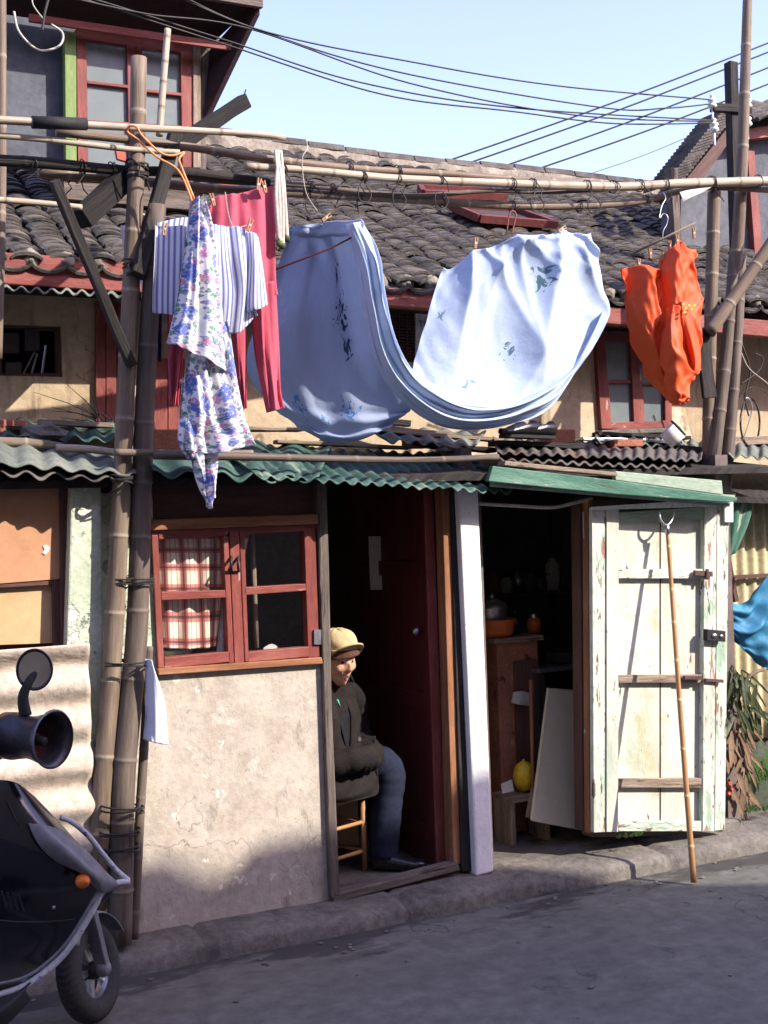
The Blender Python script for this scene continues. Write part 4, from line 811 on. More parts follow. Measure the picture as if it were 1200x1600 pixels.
pc = pole([(208, 1466, -.1), (217, 1300, -.1), (226, 1150, -.1), (233, 1010, -.09)], .021, .016, 'bambood', 'thin short bamboo pole against the stucco wall', step=.2)
for xx, rr_ in ((189, .05), (217, .058)):
    g = MB(); ring(g, P(xx, 908, -.12), (0, 0, 1), rr_); g.build('wire_tie', M['wire'], pa)
for y, xc, r in ((1036, 198, .085), (1262, 190, .085), (1300, 186, .08), (1325, 186, .075)):
    g = MB(); ring(g, P(xc, y, -.13), (.1, 0, 1), r, .004, 2, False); g.build('wire_tie', M['wire'], pb_)
for y, xc in ((260, 214), (275, 214), (415, 210), (428, 212), (748, 190)):
    g = MB(); ring(g, P(xc, y, -.19), (.1, 0, 1), .042, .004, 2.5); g.build('wire_tie', M['wire'], pb_)
pole([(262, 46, .1), (255, 130, .08), (249, 212, .06)], .014, .015, 'bamboop', 'thin pale bamboo stick standing in front of the dormer window', step=.1)
pole([(3, -40, .2), (3, 130, .2), (2, 330, .2), (-4, 560, .2)], .017, .019, 'bamboo', 'bamboo pole cut by the left edge of the view', step=.3)
# right group
YR = .16
pole([(1128, 770, YR+.1), (1135, 600, YR+.08), (1150, 420, YR+.05), (1160, 240, YR), (1168, 0, YR), (1173, -140, YR)], .042, .022, 'bamboo', 'tallest bamboo pole rising past the insulators at right')
pole([(1106, 760, YR+.02), (1108, 600, YR+.02), (1111, 480, YR), (1116, 300, YR-.02)], .032, .034, 'bamboo', 'left pole of the right hand group behind the orange jacket')
pole([(1110, 762, YR-.02), (1127, 620, YR-.01), (1140, 500, YR+.02), (1148, 390, YR+.07)], .036, .03, 'bambood', 'middle pole of the right hand group leaning to the right')
pole([(1131, 778, YR-.04), (1143, 640, YR-.03), (1153, 500, YR), (1158, 400, YR+.05)], .034, .028, 'bambood', 'front right pole of the right hand group ending below the rails')
dg_ = pole([(1108, 520, YR-.06), (1150, 460, YR-.09), (1205, 380, YR-.14), (1260, 300, YR-.2)], .033, .03, 'bamboo', 'slanting bamboo brace leaving the view at right', group='upright bamboo poles')
def timber(a, b, w_, h_, m, label, jit=.004, up=(0, 1, 0)):
    g = MB(); g.beam(P(*a), P(*b), w_, h_, up, 24, jit); return T(g.build('timber', M[m], bevel=.004), label, 'timber', 'timbers tied into the drying frame')
timber((1096, 512, YR-.03), (1108, 622, YR-.04), .022, .085, 'darkwood', 'flat dark board hanging beside the orange jacket', up=(1, 0, 0))
timber((1142, 98, YR+.5), (1152, 430, YR+.45), .06, .055, 'darkwood', 'square dark post that carries the insulators')
timber((1048, 264, 1.0), (1062, 480, 1.0), .055, .06, 'oldwood', 'grey wooden stump above the tiles left of the far house')
timber((382, 158, .06), (278, 226, -.16), .050, .056, 'blackwood', 'timber pointing up to the right with a nail in its sawn end', up=(0, 0, 1))
timber((200, 272, -.12), (126, 343, -.24), .07, .075, 'blackwood', 'thick black timber sloping down behind the left bamboo pole', up=(0, 0, 1))
timber((84, 282, -.42), (206, 572, -.22), .034, .042, 'darkwood', 'grey slanting brace in front of the left bamboo pole')
timber((274, 208, -.16), (214, 430, -.24), .05, .055, 'darkwood', 'split timber crossing between the two left bamboo poles')
g = MB(); g.tube([P(378, 160, .1), P(384, 140, .1)], .003, 5); g.build('nail', M['wire'], bpy.data.objects['timber.003'])
def rail(ctrl, ra, rb, m, label, ties=(), step=.33, tr=1.25):
    o = pole(ctrl, ra, rb, m, label, 'rail', step, 'bamboo_rail', 'bamboo rails across the drying frame')
    if ties:
        for t in ties:
            g = MB(); c = P(*t[:3]); ring(g, c, (1, .1, .02), (t[3] if len(t) > 3 else ra*tr)*.93, .0026, 1.6); g.build('wire_tie', M['wire'], o)
    return o
rail([(-60, 184, -.30), (60, 191, -.29), (200, 199, -.27), (390, 209, -.24), (445, 216, -.23)], .016, .012, 'bamboop', 'topmost thin rail with a black foam sleeve')
g = MB(); g.tube([P(50, 191, -.29), P(135, 194, -.28)], .023, 14); g.build('foam_sleeve', M['blackrub'], bpy.data.objects['bamboo_rail'], smooth=True)
rail([(88, 206, -.20), (270, 226, -.18), (400, 246, -.15), (560, 264, -.1), (700, 272, -.04), (820, 281, .0), (960, 288, .06)], .017, .015, 'bamboo', 'long rail starting under the black foam sleeve', ((545, 262, -.1, .028), (622, 268, -.07, .028)))
rail([(-60, 208, -.26), (60, 217, -.25), (200, 233, -.23), (280, 238, -.22)], .012, .011, 'bamboop', 'thin pale rail ending at the left bamboo pole')
rail([(-60, 248, -.18), (60, 254, -.17), (190, 266, -.15), (300, 270, -.13), (420, 286, -.1)], .022, .018, 'darkwood', 'black wrapped rail just above the left tiles', ((52, 256, -.17), (128, 260, -.16), (176, 264, -.15)))
rail([(60, 270, -.08), (170, 278, -.07), (320, 294, -.04), (460, 302, -.02), (640, 312, .02), (800, 322, .05), (900, 322, .07), (1000, 315, .1), (1090, 293, .12), (1200, 297, .12)], .020, .016, 'bamboo', 'lowest long dark rail above the blue sheets', ((480, 300, -.01), (560, 306, 0), (690, 316, .03), (800, 322, .05), (905, 322, .07), (1010, 313, .1)))
rail([(384, 260, -.17), (480, 266, -.15), (620, 279, -.11), (800, 287, -.04), (960, 292, .02), (1080, 286, .05), (1260, 282, .09)], .015, .026, 'bamboop', 'thick pale rail running to the right edge in front of the poles', ((444, 264, -.16), (568, 275, -.13), (622, 279, -.11), (688, 282, -.09), (800, 287, -.04, .028), (832, 288, -.03, .028), (917, 291, 0, .03), (958, 292, .02, .032), (1000, 290, .03, .032), (1038, 288, .04, .034), (1112, 285, .06, .034), (1184, 283, .08, .034)), .3)
rail([(285, 276, -.1), (360, 284, -.08), (480, 290, -.05), (640, 306, -.01), (760, 298, .03), (860, 300, .05), (1020, 292, .06)], .012, .010, 'bambood', 'thin dark rail between the thick pale rail and the lowest one', ((520, 294, -.04, .02), (486, 291, -.05, .022)))
rail([(-60, 308, -.3), (60, 317, -.3), (128, 324, -.3)], .012, .011, 'bamboop', 'short pale rail ending at the black timber over the left tiles')
rail([(158, 328, .1), (230, 338, .1), (330, 350, .1)], .011, .009, 'bamboop', 'thin white rail behind the striped shirt')
rail([(66, 274, .0), (190, 284, .01)], .016, .014, 'bambood', 'stub of dark bamboo wrapped with wire below the black rail', ((105, 277, 0), (122, 279, 0), (160, 281, 0)))
# loose wires, plastic wrapping and hooks round the rails
def wirething(name, pts, th, m, label, cat, group=None, n=24):
    g = MB(); g.tube(smooth_path([P(*p) for p in pts], n), th, 6); return T(g.build(name, M[m], smooth=True), label, cat, group)
for i, (x, y, Y) in enumerate(((568, 282, -.13), (622, 290, -.11), (688, 292, -.09), (838, 298, -.03), (927, 300, 0), (486, 300, -.05))):
    wirething('wire_loop', [(x, y, Y), (x-8, y+14, Y-.02), (x-6, y+30, Y-.02), (x+6, y+34, Y-.02), (x+12, y+22, Y-.02), (x+4, y+8, Y-.02)], .0028, 'wire', ['twisted wire loop hanging above the left blue sheet', 'wire loop left of the roof light', 'wire loop hanging over the gap between the sheets', 'wire loop above the right end of the pale sheet', 'wire loop left of the jacket hanger', 'tangled wire loop right of the pale stalks'][i], 'wire loop', 'wire loops on the rails')
g = MB(); g.patch([[(1062, 300, .0), (1080, 296, .0), (1112, 292, .02)], [(1068, 315, .0), (1080, 308, -.01), (1100, 300, .02)]], 8, 5); pass
T(g.build('plastic_wrap', M['paper']), 'torn pale plastic wrapped round the thick rail at right', 'plastic wrap')
wirething('wire_hook', [(478, 215, -.16), (480, 232, -.17), (472, 250, -.17), (478, 300, -.16), (496, 330, -.15)], .002, 'paletw', 'pale twine hanging above the pink garment', 'twine')

# ================================================================== LAUNDRY
def cloth(name, patches, m, label, cat, group='laundry on the drying frame', parent=None, solid=.002):
    g = MB()
    for p in patches: g.patch(**p)
    o = g.build(name, M[m], parent, smooth=True, solid=solid); 
    if parent is None: T(o, label, cat, group)
    return o
sin = math.sin
# blue sheet at the back, turned away from the sun
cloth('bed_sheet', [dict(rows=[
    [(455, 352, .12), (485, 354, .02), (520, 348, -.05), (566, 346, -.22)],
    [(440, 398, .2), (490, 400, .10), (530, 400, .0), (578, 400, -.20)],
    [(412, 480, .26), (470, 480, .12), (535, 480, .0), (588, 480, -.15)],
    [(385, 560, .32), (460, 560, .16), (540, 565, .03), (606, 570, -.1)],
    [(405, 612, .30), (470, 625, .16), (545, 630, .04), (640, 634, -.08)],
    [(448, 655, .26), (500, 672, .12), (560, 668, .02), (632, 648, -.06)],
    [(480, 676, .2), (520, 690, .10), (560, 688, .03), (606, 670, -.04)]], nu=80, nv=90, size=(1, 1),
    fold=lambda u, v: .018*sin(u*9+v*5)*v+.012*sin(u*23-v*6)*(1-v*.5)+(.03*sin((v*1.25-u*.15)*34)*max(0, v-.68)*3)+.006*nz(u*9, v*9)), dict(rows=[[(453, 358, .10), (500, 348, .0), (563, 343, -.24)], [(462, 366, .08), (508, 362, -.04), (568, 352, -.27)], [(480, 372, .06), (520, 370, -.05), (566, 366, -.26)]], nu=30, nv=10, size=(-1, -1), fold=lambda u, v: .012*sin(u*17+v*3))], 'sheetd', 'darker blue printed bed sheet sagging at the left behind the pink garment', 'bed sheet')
def fA(u, v):
    e = min(u*5, 1)*(1 if u < .82 else (1-u)/.18)
    return -.05*(1-abs(sin(v*7.5+.4+u*.9)))**1.4*e-.022*(1-abs(sin(v*17+u*2.5)))**1.5*e+.006*nz(u*20, v*6)
bandrows = []
inner = [(566, 346), (590, 400), (600, 470), (622, 545), (662, 598), (722, 628), (790, 630), (850, 604), (905, 555), (942, 487)]
outer = [(540, 350), (556, 410), (566, 480), (584, 565), (622, 622), (672, 660), (722, 672), (790, 664), (866, 628), (942, 489)]
for k in range(5):
    bandrows.append([(a[0]+(b[0]-a[0])*k/4, a[1]+(b[1]-a[1])*k/4, -.24-.05*math.sin(k/4*math.pi)+i*.004) for i, (a, b) in enumerate(zip(inner, outer))])
def crease(t): return (1-abs(math.sin(t)))**1.6
def foldB(u, v):
    px = (688+238*u)*(1-v)+(660+230*u)*v; py = (420-60*math.sin(u*1.6))*(1-v)+(645-65*u)*v; d = 0
    for cx, cy, k, a, reach in ((872, 352, 11, .055, 330), (745, 378, 9, .040, 230), (926, 350, 7, .03, 260), (800, 362, 13, .02, 200)):
        dx, dy = px-cx, py-cy; r = math.hypot(dx, dy); an = math.atan2(dx, dy+12)
        d -= a*crease(an*k/2+cx)*min(r/45, 1)*max(1-r/reach*.72, .14)
    d += .030*sin(u*7-v*2.5)+.010*nz(px*.02, py*.02)+.006*nz(px*.06, py*.05, 3)
    sag = 0
    for p0, p1, a in ((0, .24, .03), (.24, .5, .022), (.5, .78, .026), (.78, 1, .014)):
        if p0 <= u <= p1: sag = a*math.sin((u-p0)/(p1-p0)*math.pi)
    return Vector((0, d*(1 if v < .75 else 1-.6*(v-.75)*4), -sag*max(0, 1-v*2.2)))
cloth('bed_sheet', [dict(rows=bandrows, nu=120, nv=40, fold=fA, size=(-1.5, -.3)), dict(rows=[
    [(688, 420, .02), (745, 388, -.10), (802, 368, -.13), (866, 361, -.14), (926, 363, -.13)],
    [(666, 480, .02), (735, 465, -.12), (800, 450, -.15), (872, 440, -.17), (936, 435, -.15)],
    [(645, 552, .0), (716, 560, -.14), (795, 560, -.18), (870, 545, -.2), (943, 488, -.17)],
    [(640, 590, -.06), (700, 622, -.18), (785, 630, -.22), (855, 606, -.22), (918, 545, -.19)],
    [(660, 630, -.2), (705, 655, -.24), (775, 662, -.25), (840, 635, -.24), (890, 590, -.21)]], nu=110, nv=80, fold=foldB, size=(1, 1))],
    'sheet', 'pale blue bed sheet sagging in a deep sunlit curve at the centre', 'bed sheet')
wirething('red_cord', [(425, 423, -.1), (480, 402, -.18), (520, 386, -.22), (562, 364, -.27)], .004, 'darkred', 'dark red cord running across the darker blue sheet', 'cord')
# pink garment
def fp(u, v): return .012*sin(u*14+v*3)+.006*sin(u*31)
cloth('pink_long_johns', [
    dict(rows=[[(332, 306, -.16), (360, 304, -.17), (390, 298, -.18), (428, 290, -.18)], [(324, 350, -.16), (360, 352, -.20), (395, 348, -.21), (430, 345, -.19)], [(300, 430, -.15), (350, 430, -.20), (395, 430, -.21), (430, 430, -.19)], [(262, 490, -.12), (340, 470, -.17), (392, 460, -.19), (432, 462, -.19)]], nu=50, nv=40, fold=fp),
    dict(rows=[[(392, 440, -.19), (412, 440, -.22), (432, 440, -.19)], [(398, 540, -.18), (417, 540, -.22), (437, 540, -.18)], [(412, 615, -.18), (424, 612, -.21), (438, 610, -.18)], [(417, 645, -.18), (428, 642, -.22), (443, 638, -.18)]], nu=16, nv=40, fold=fp),
    dict(rows=[[(352, 450, -.15), (368, 450, -.18), (386, 450, -.15)], [(364, 550, -.14), (374, 550, -.17), (386, 550, -.14)], [(374, 612, -.14), (379, 612, -.16), (384, 610, -.14)], [(375, 638, -.14), (379, 640, -.16), (384, 638, -.14)]], nu=14, nv=40, fold=fp),
    dict(rows=[[(262, 480, -.12), (275, 480, -.14), (290, 480, -.12)], [(263, 540, -.11), (275, 540, -.13), (288, 540, -.11)], [(265, 600, -.1), (273, 600, -.12), (280, 600, -.1)], [(264, 634, -.1), (270, 635, -.11), (277, 634, -.1)]], nu=12, nv=30, fold=fp)],
    'pink', 'deep pink jersey garment hanging behind the striped shirt', 'garment')
# striped shirt
cloth('striped_shirt', [
    dict(rows=[[(243, 352, -.30), (285, 354, -.32), (330, 352, -.33), (365, 354, -.33), (400, 366, -.32)], [(242, 400, -.31), (285, 400, -.36), (330, 400, -.34), (370, 400, -.37), (406, 408, -.34)],
               [(240, 455, -.31), (285, 458, -.36), (330, 455, -.34), (376, 455, -.38), (400, 470, -.34)], [(240, 487, -.31), (285, 494, -.35), (330, 505, -.33), (370, 521, -.37), (404, 492, -.33)]], nu=90, nv=50, fold=lambda u, v: .014*sin(u*21+v)+.006*sin(u*47)+.02*v*sin(u*9)),
    dict(rows=[[(384, 362, -.34), (398, 364, -.36), (404, 372, -.33)], [(388, 410, -.36), (400, 412, -.39), (411, 420, -.34)], [(383, 476, -.36), (400, 474, -.40), (417, 466, -.34)], [(384, 488, -.36), (402, 484, -.39), (418, 476, -.34)]], nu=24, nv=30),
    dict(rows=[[(246, 348, -.27), (285, 340, -.28), (310, 342, -.28)], [(244, 370, -.27), (280, 372, -.28), (310, 376, -.28)]], nu=30, nv=10)],
    'shirt', 'blue and white striped shirt hanging behind the floral cloth', 'shirt')
# floral garment
fo = lambda u, v: .02*sin(u*12+v*4)*min(1, v*2+.25)+.008*sin(u*29-v*5)
cloth('floral_cloth', [
    dict(rows=[[(300, 312, -.40), (309, 309, -.41), (318, 314, -.40)], [(296, 350, -.40), (312, 350, -.43), (332, 352, -.40)], [(286, 420, -.41), (314, 420, -.46), (345, 425, -.42)], [(276, 480, -.41), (312, 488, -.47), (352, 495, -.42)], [(262, 536, -.42), (305, 552, -.47), (362, 585, -.43)]], nu=50, nv=70, fold=lambda u, v: .02*sin(u*13+v*2)*(1.2-v*.5)+.01*sin(u*27)),
    dict(rows=[[(298, 530, -.38), (325, 530, -.41), (355, 500, -.42)], [(290, 580, -.38), (328, 590, -.43), (370, 580, -.42)], [(291, 640, -.38), (335, 650, -.44), (384, 640, -.42)], [(286, 670, -.38), (336, 680, -.43), (392, 672, -.42)], [(290, 704, -.38), (338, 708, -.43), (398, 694, -.42)]], nu=50, nv=60, fold=fo),
    dict(rows=[[(285, 590, -.36), (300, 588, -.38), (318, 590, -.37)], [(282, 650, -.36), (298, 650, -.38), (314, 652, -.37)], [(280, 690, -.36), (294, 694, -.38), (310, 690, -.37)], [(292, 716, -.36), (298, 718, -.37), (308, 716, -.37)]], nu=14, nv=40, fold=fo),
    dict(rows=[[(294, 690, -.37), (318, 692, -.38), (344, 690, -.37)], [(302, 728, -.37), (322, 728, -.4), (341, 724, -.37)], [(312, 762, -.37), (326, 766, -.39), (340, 758, -.37)], [(322, 784, -.37), (328, 795, -.38), (335, 778, -.37)]], nu=16, nv=30, fold=fo)],
    'floral', 'white cloth with blue and pink flowers hanging by its knotted corner', 'cloth')
e = T(MB().tube(smooth_path([P(302, 320, -.40), P(280, 268, -.38), P(245, 245, -.34), P(215, 218, -.31), P(199, 206, -.29), P(203, 197, -.31), P(214, 199, -.33), P(222, 212, -.33), P(250, 238, -.34), P(270, 243, -.34), P(288, 238, -.34), P(280, 248, -.35), P(284, 262, -.37), P(303, 310, -.40)], 60), .0042, 7).build('wire_hanger', M['orangewire'], smooth=True), 'orange plastic coated wire hanger holding the floral cloth', 'hanger')
T(MB().tube(smooth_path([P(x, y, -.3) for x, y in ((352, 300), (356, 330), (362, 350), (370, 356), (385, 352))], 20), .002, 5).build('drawstring', M['paletw']), 'thin white drawstring dangling on the pink garment', 'drawstring')
# garments behind the left poles
cloth('white_cloth', [dict(rows=[[(188, 352, -.06), (215, 350, -.05), (238, 355, -.06)], [(196, 400, -.06), (218, 400, -.08), (236, 400, -.06)], [(220, 440, -.06), (228, 440, -.08), (236, 440, -.06)], [(221, 466, -.06), (228, 468, -.08), (235, 466, -.06)]], nu=20, nv=20)], 'towel', 'small white cloth hanging behind the left bamboo poles', 'cloth')
cloth('denim_cloth', [dict(rows=[[(222, 440, -.02), (235, 440, -.04), (252, 440, -.02)], [(226, 500, -.02), (238, 500, -.04), (252, 500, -.02)], [(236, 560, -.02), (244, 562, -.04), (251, 566, -.02)]], nu=20, nv=20, fold=lambda u, v: .01*sin(u*18))], 'denim', 'dark blue cloth strip hanging behind the thick dark pole', 'cloth')
# orange jacket
fj = lambda u, v: .022*sin(u*9+v*3)-.02*(1-abs(sin(u*7-v*6+1)))**2-.016*(1-abs(sin(u*5+v*9)))**2.5+.02*nz(u*4, v*5)+.010*nz(u*11, v*14)
jk = cloth('orange_jacket', [
    dict(rows=[[(1022, 426, .0), (1036, 418, .0), (1056, 398, .01)], [(1022, 470, .0), (1040, 470, .0), (1060, 460, .01)], [(1028, 540, .0), (1046, 545, -.01), (1070, 540, .01)], [(1042, 612, -.02), (1056, 618, -.03), (1074, 606, -.01)]], nu=20, nv=40, fold=lambda u, v: .012*sin(u*11)),
    dict(rows=[[(970, 421, .0), (1000, 415, -.03), (1028, 424, -.04), (1042, 430, -.06)], [(978, 452, .0), (1004, 450, -.05), (1028, 450, -.06), (1043, 450, -.08)], [(984, 505, .0), (1008, 505, -.07), (1030, 505, -.09), (1046, 500, -.1)], [(994, 548, .0), (1016, 552, -.07), (1036, 556, -.1), (1052, 556, -.1)], [(1012, 590, .0), (1028, 600, -.06), (1046, 606, -.1), (1058, 606, -.1)], [(1040, 622, -.01), (1050, 630, -.05), (1062, 632, -.07), (1074, 626, -.05)]], nu=50, nv=70, fold=fj),
    dict(rows=[[(1032, 408, -.04), (1046, 388, -.07), (1060, 378, -.06), (1090, 390, .0)], [(1034, 440, -.06), (1050, 430, -.12), (1066, 420, -.08), (1082, 418, -.01)], [(1040, 490, -.08), (1056, 490, -.14), (1072, 480, -.1), (1092, 470, -.01)], [(1046, 545, -.08), (1060, 550, -.14), (1076, 545, -.1), (1088, 520, -.02)], [(1050, 600, -.08), (1062, 605, -.13), (1076, 598, -.1), (1090, 565, -.02)]], nu=50, nv=70, fold=fj),
    dict(rows=[[(1044, 482, -.13), (1052, 476, -.17), (1062, 482, -.15)], [(1034, 530, -.13), (1052, 530, -.21), (1070, 535, -.16)], [(1032, 570, -.13), (1056, 572, -.21), (1082, 575, -.15)], [(1038, 608, -.12), (1056, 610, -.19), (1078, 596, -.14)], [(1046, 628, -.12), (1060, 633, -.16), (1074, 622, -.13)]], nu=30, nv=50, fold=lambda u, v: .008*sin(u*13+v*6)-.018*(1-abs(sin(u*3-v*7+1)))**2+.012*nz(u*6, v*8)),
    dict(rows=[[(1056, 476, -.15), (1066, 470, -.19), (1078, 472, -.15)], [(1064, 520, -.14), (1074, 516, -.20), (1086, 514, -.14)], [(1076, 565, -.13), (1086, 562, -.18), (1094, 556, -.12)], [(1080, 588, -.13), (1088, 586, -.16), (1096, 578, -.12)]], nu=20, nv=40, fold=lambda u, v: .008*sin(u*13+v*9))],
    'orange', 'bright orange jacket hanging by its hem from a cane hanger at right', 'jacket')
g = MB()
for i, (x, y) in enumerate(((1066, 474), (1070, 480), (1075, 476), (1079, 482), (1068, 487), (1083, 476))): g.panel([(x, y), (x+3.4, y-1), (x+4, y+2), (x+.6, y+3)], -.215, .002)
g.build('yellow_print', M['melon'], jk)
g = MB(); g.tube(smooth_path([P(1056, 622, -.17), P(1060, 616, -.19), P(1067, 615, -.19), P(1070, 621, -.18), P(1064, 627, -.18), P(1056, 622, -.17)], 24), .010, 8); g.build('cuff', M['orange'], jk, smooth=True)
e = empty('cane_hanger', P(1040, 370, -.02), 'thin cane hanger with a steel hook over the orange jacket', 'hanger')
g = MB(); g.tube([P(985, 398, .06), P(1087, 348, -.12)], .006, 7); g.build('bar', M['plank'], e, smooth=True)
g = MB(); g.tube(smooth_path([P(1036, 378, -.03), P(1036, 362, -.03), P(1042, 350, -.03), P(1043, 338, -.03), P(1036, 334, -.02), P(1030, 342, -.02), P(1034, 322, -.01), P(1040, 310, .0), P(1036, 300, .03)], 40), .0028, 6); g.build('hook', M['steel'], e, smooth=True)
# pegs
def peg(x, y, Y, label, ang=0, m='peg', L=.05):
    c = P(x, y, Y); d = Vector((math.sin(rad(ang)), 0, math.cos(rad(ang)))); q = Vector((d.z, 0, -d.x))
    e = empty('clothes_peg', c, label, 'clothes peg', 'clothes pegs on the laundry')
    for s in (-1, 1):
        g = MB(); g.beam(c-d*L/2+q*.003*s, c+d*L/2+q*.006*s, .011, .006, q, 2); g.build('half', M[m], e, bevel=.001)
    g = MB(); g.tube([c-V(0, .006, 0), c+V(0, .006, 0)], .005, 8); g.build('spring', M['steel'], e)
for a in ((257, 358, -.36, 'wooden peg at the left shoulder of the striped shirt', 10), (390, 352, -.36, 'wooden peg at the right shoulder of the striped shirt', 20), (332, 312, -.22, 'wooden peg at the left end of the pink waistband', -15), (404, 288, -.23, 'wooden peg at the middle of the pink waistband', 12), (413, 292, -.23, 'wooden peg nearest the pale stalks on the pink waistband', -12),
          (510, 340, -.08, 'wooden peg on top of the darker blue sheet', 55), (743, 380, -.16, 'peg at the left gathered corner of the pale sheet', 10), (878, 358, -.19, 'wooden peg at the top right of the pale sheet', 60),
          (998, 412, .02, 'wooden peg on the left hem of the orange jacket', 0), (1037, 402, -.05, 'wooden peg on the middle of the orange jacket', 0), (1046, 384, -.05, 'peg next to the hook of the cane hanger', 0), (1058, 376, -.09, 'wooden peg on the right hem of the orange jacket', 0), (1084, 364, -.12, 'empty wooden peg at the right tip of the cane hanger', 0), (1016, 396, .0, 'dark empty peg hanging left of the steel hook', 0)):
    peg(*a[:4], ang=a[4])
# clips hooks for the sheet
T(MB().tube(smooth_path([P(x, y, -.12) for x, y in ((792, 362), (794, 345), (797, 332), (803, 330), (806, 337), (802, 356), (800, 366))], 20), .004, 6).build('hanger_hook', M['red'], smooth=True), 'dark red hanger hook at the top of the pale sheet', 'hook')
# pale stalks
e = empty('stalk_bundle', P(437, 240, -.2), 'bundle of pale stalks with green tips tied to the rail right of the pink garment', 'stalks')
for i, (xa_, xb_, yb_) in enumerate(((436, 437, 380), (441, 441, 384), (431, 436, 376), (444, 448, 372))):
    g = MB(); g.tube(smooth_path([P(430+i*3, 235, -.19), P(xa_, 300, -.22), P(xb_, yb_, -.22)], 16), [.006+.0003*k for k in range(17)], 8); g.build('stalk', M['paletw'], e, smooth=True)
    if i in (1, 3, 0): g = MB(); g.ball(P(xb_, yb_, -.22), .016, (1, .8, 1), 10, 8); g.build('green_tip', M['leaf'] if i else M['weed'], e, smooth=True)
# small towel tied to the poles
cloth('small_towel', [dict(rows=[[(228, 1030, -.2), (233, 1030, -.21), (238, 1034, -.2)], [(228, 1070, -.18), (240, 1068, -.22), (252, 1074, -.18)], [(227, 1120, -.17), (241, 1118, -.21), (260, 1116, -.17)], [(226, 1156, -.17), (240, 1160, -.2), (262, 1164, -.17)]], nu=30, nv=30, fold=lambda u, v: .03*nz(u*2.2, v*1.5)+.012*nz(u*7, v*3))], 'towel', 'small pale blue towel tied to the poles below the window', 'towel')

# ================================================================== CURTAIN AND THINGS BEHIND THE WINDOW
cloth('plaid_curtain', [dict(rows=[[(244, 832, .05), (280, 832, .04), (320, 832, .05), (352, 832, .05)], [(246, 900, .05), (285, 900, .035), (322, 900, .05), (350, 900, .05)], [(252, 1012, .05), (288, 1014, .04), (325, 1012, .05), (338, 1008, .05)]], nu=60, nv=50, fold=lambda u, v: .009*sin(u*24+v*2)),
    dict(rows=[[(377, 828, .08), (384, 828, .07), (392, 828, .08)], [(377, 850, .08), (381, 850, .07), (386, 850, .08)], [(377, 884, .08), (378, 884, .07), (380, 884, .08)]], nu=10, nv=20)], 'plaid', 'red and cream plaid curtain drawn behind the left window sash', 'curtain', group=None)
g = MB(); g.tube([P(394, 830, .13), P(401, 1012, .13)], .011, 10); T(g.build('stick', M['plank'], smooth=True), 'upright wooden stick behind the right window sash', 'stick')
e = empty('bowl', P(275, 1018, .15), 'white dish on the sill behind the curtain', 'dish'); g = MB(); g.lathe([(0, 0), (.05, 0), (.07, .03), (.065, .03), (0, .01)], P(276, 1026, .16), seg=20); g.build('dish', M['porcelain'], e, smooth=True)
T(cloth('cloth_strip', [dict(rows=[[(346, 940, .07), (350, 940, .06), (354, 940, .07)], [(342, 980, .07), (348, 980, .06), (354, 980, .07)], [(338, 1022, .07), (347, 1022, .06), (355, 1020, .07)]], nu=8, nv=12)], 'white', 'x', 'cloth', group=None), 'white cloth strip beside the curtain in the lower left pane', 'cloth')
g = MB(); g.patch([[(412, 1012, .1), (425, 1006, .1), (440, 1014, .1)], [(410, 1026, .1), (425, 1024, .09), (442, 1026, .1)]], 8, 5); T(g.build('crumpled_paper', M['paper']), 'crumpled paper at the foot of the stick in the window', 'paper')
for x0, y0, x1, y1, lb in ((576, 838, 611, 922, 'larger pale notice hanging on the dark door'), (616, 846, 634, 910, 'narrow notice hanging right of the larger one')):
    a = P(x0, y0, .62); b = P(x1, y1, .5); g = MB()
    g.prism([(a.x, .62, b.z), (b.x, .56, b.z), (b.x, .56, a.z), (a.x, .62, a.z)], Vector((0, .006, 0))); T(g.build('notice', M['paper'], bevel=.002), lb, 'notice', 'notices hanging in the doorway')

# ================================================================== PERSON
RX = P(508, 1200, .29).x; RY_ = .29; TH = rad(20)
RM = Matrix.Rotation(TH, 3, 'Z'); ORG = V(RX, RY_, .105)
def Lc(x, y, z): return ORG+RM @ V(x, y, z)
pe = bpy.data.objects.new('person', None)
person = empty('person', ORG, 'elderly person in khaki cap dark coat and navy trousers sitting in the doorway', 'person')
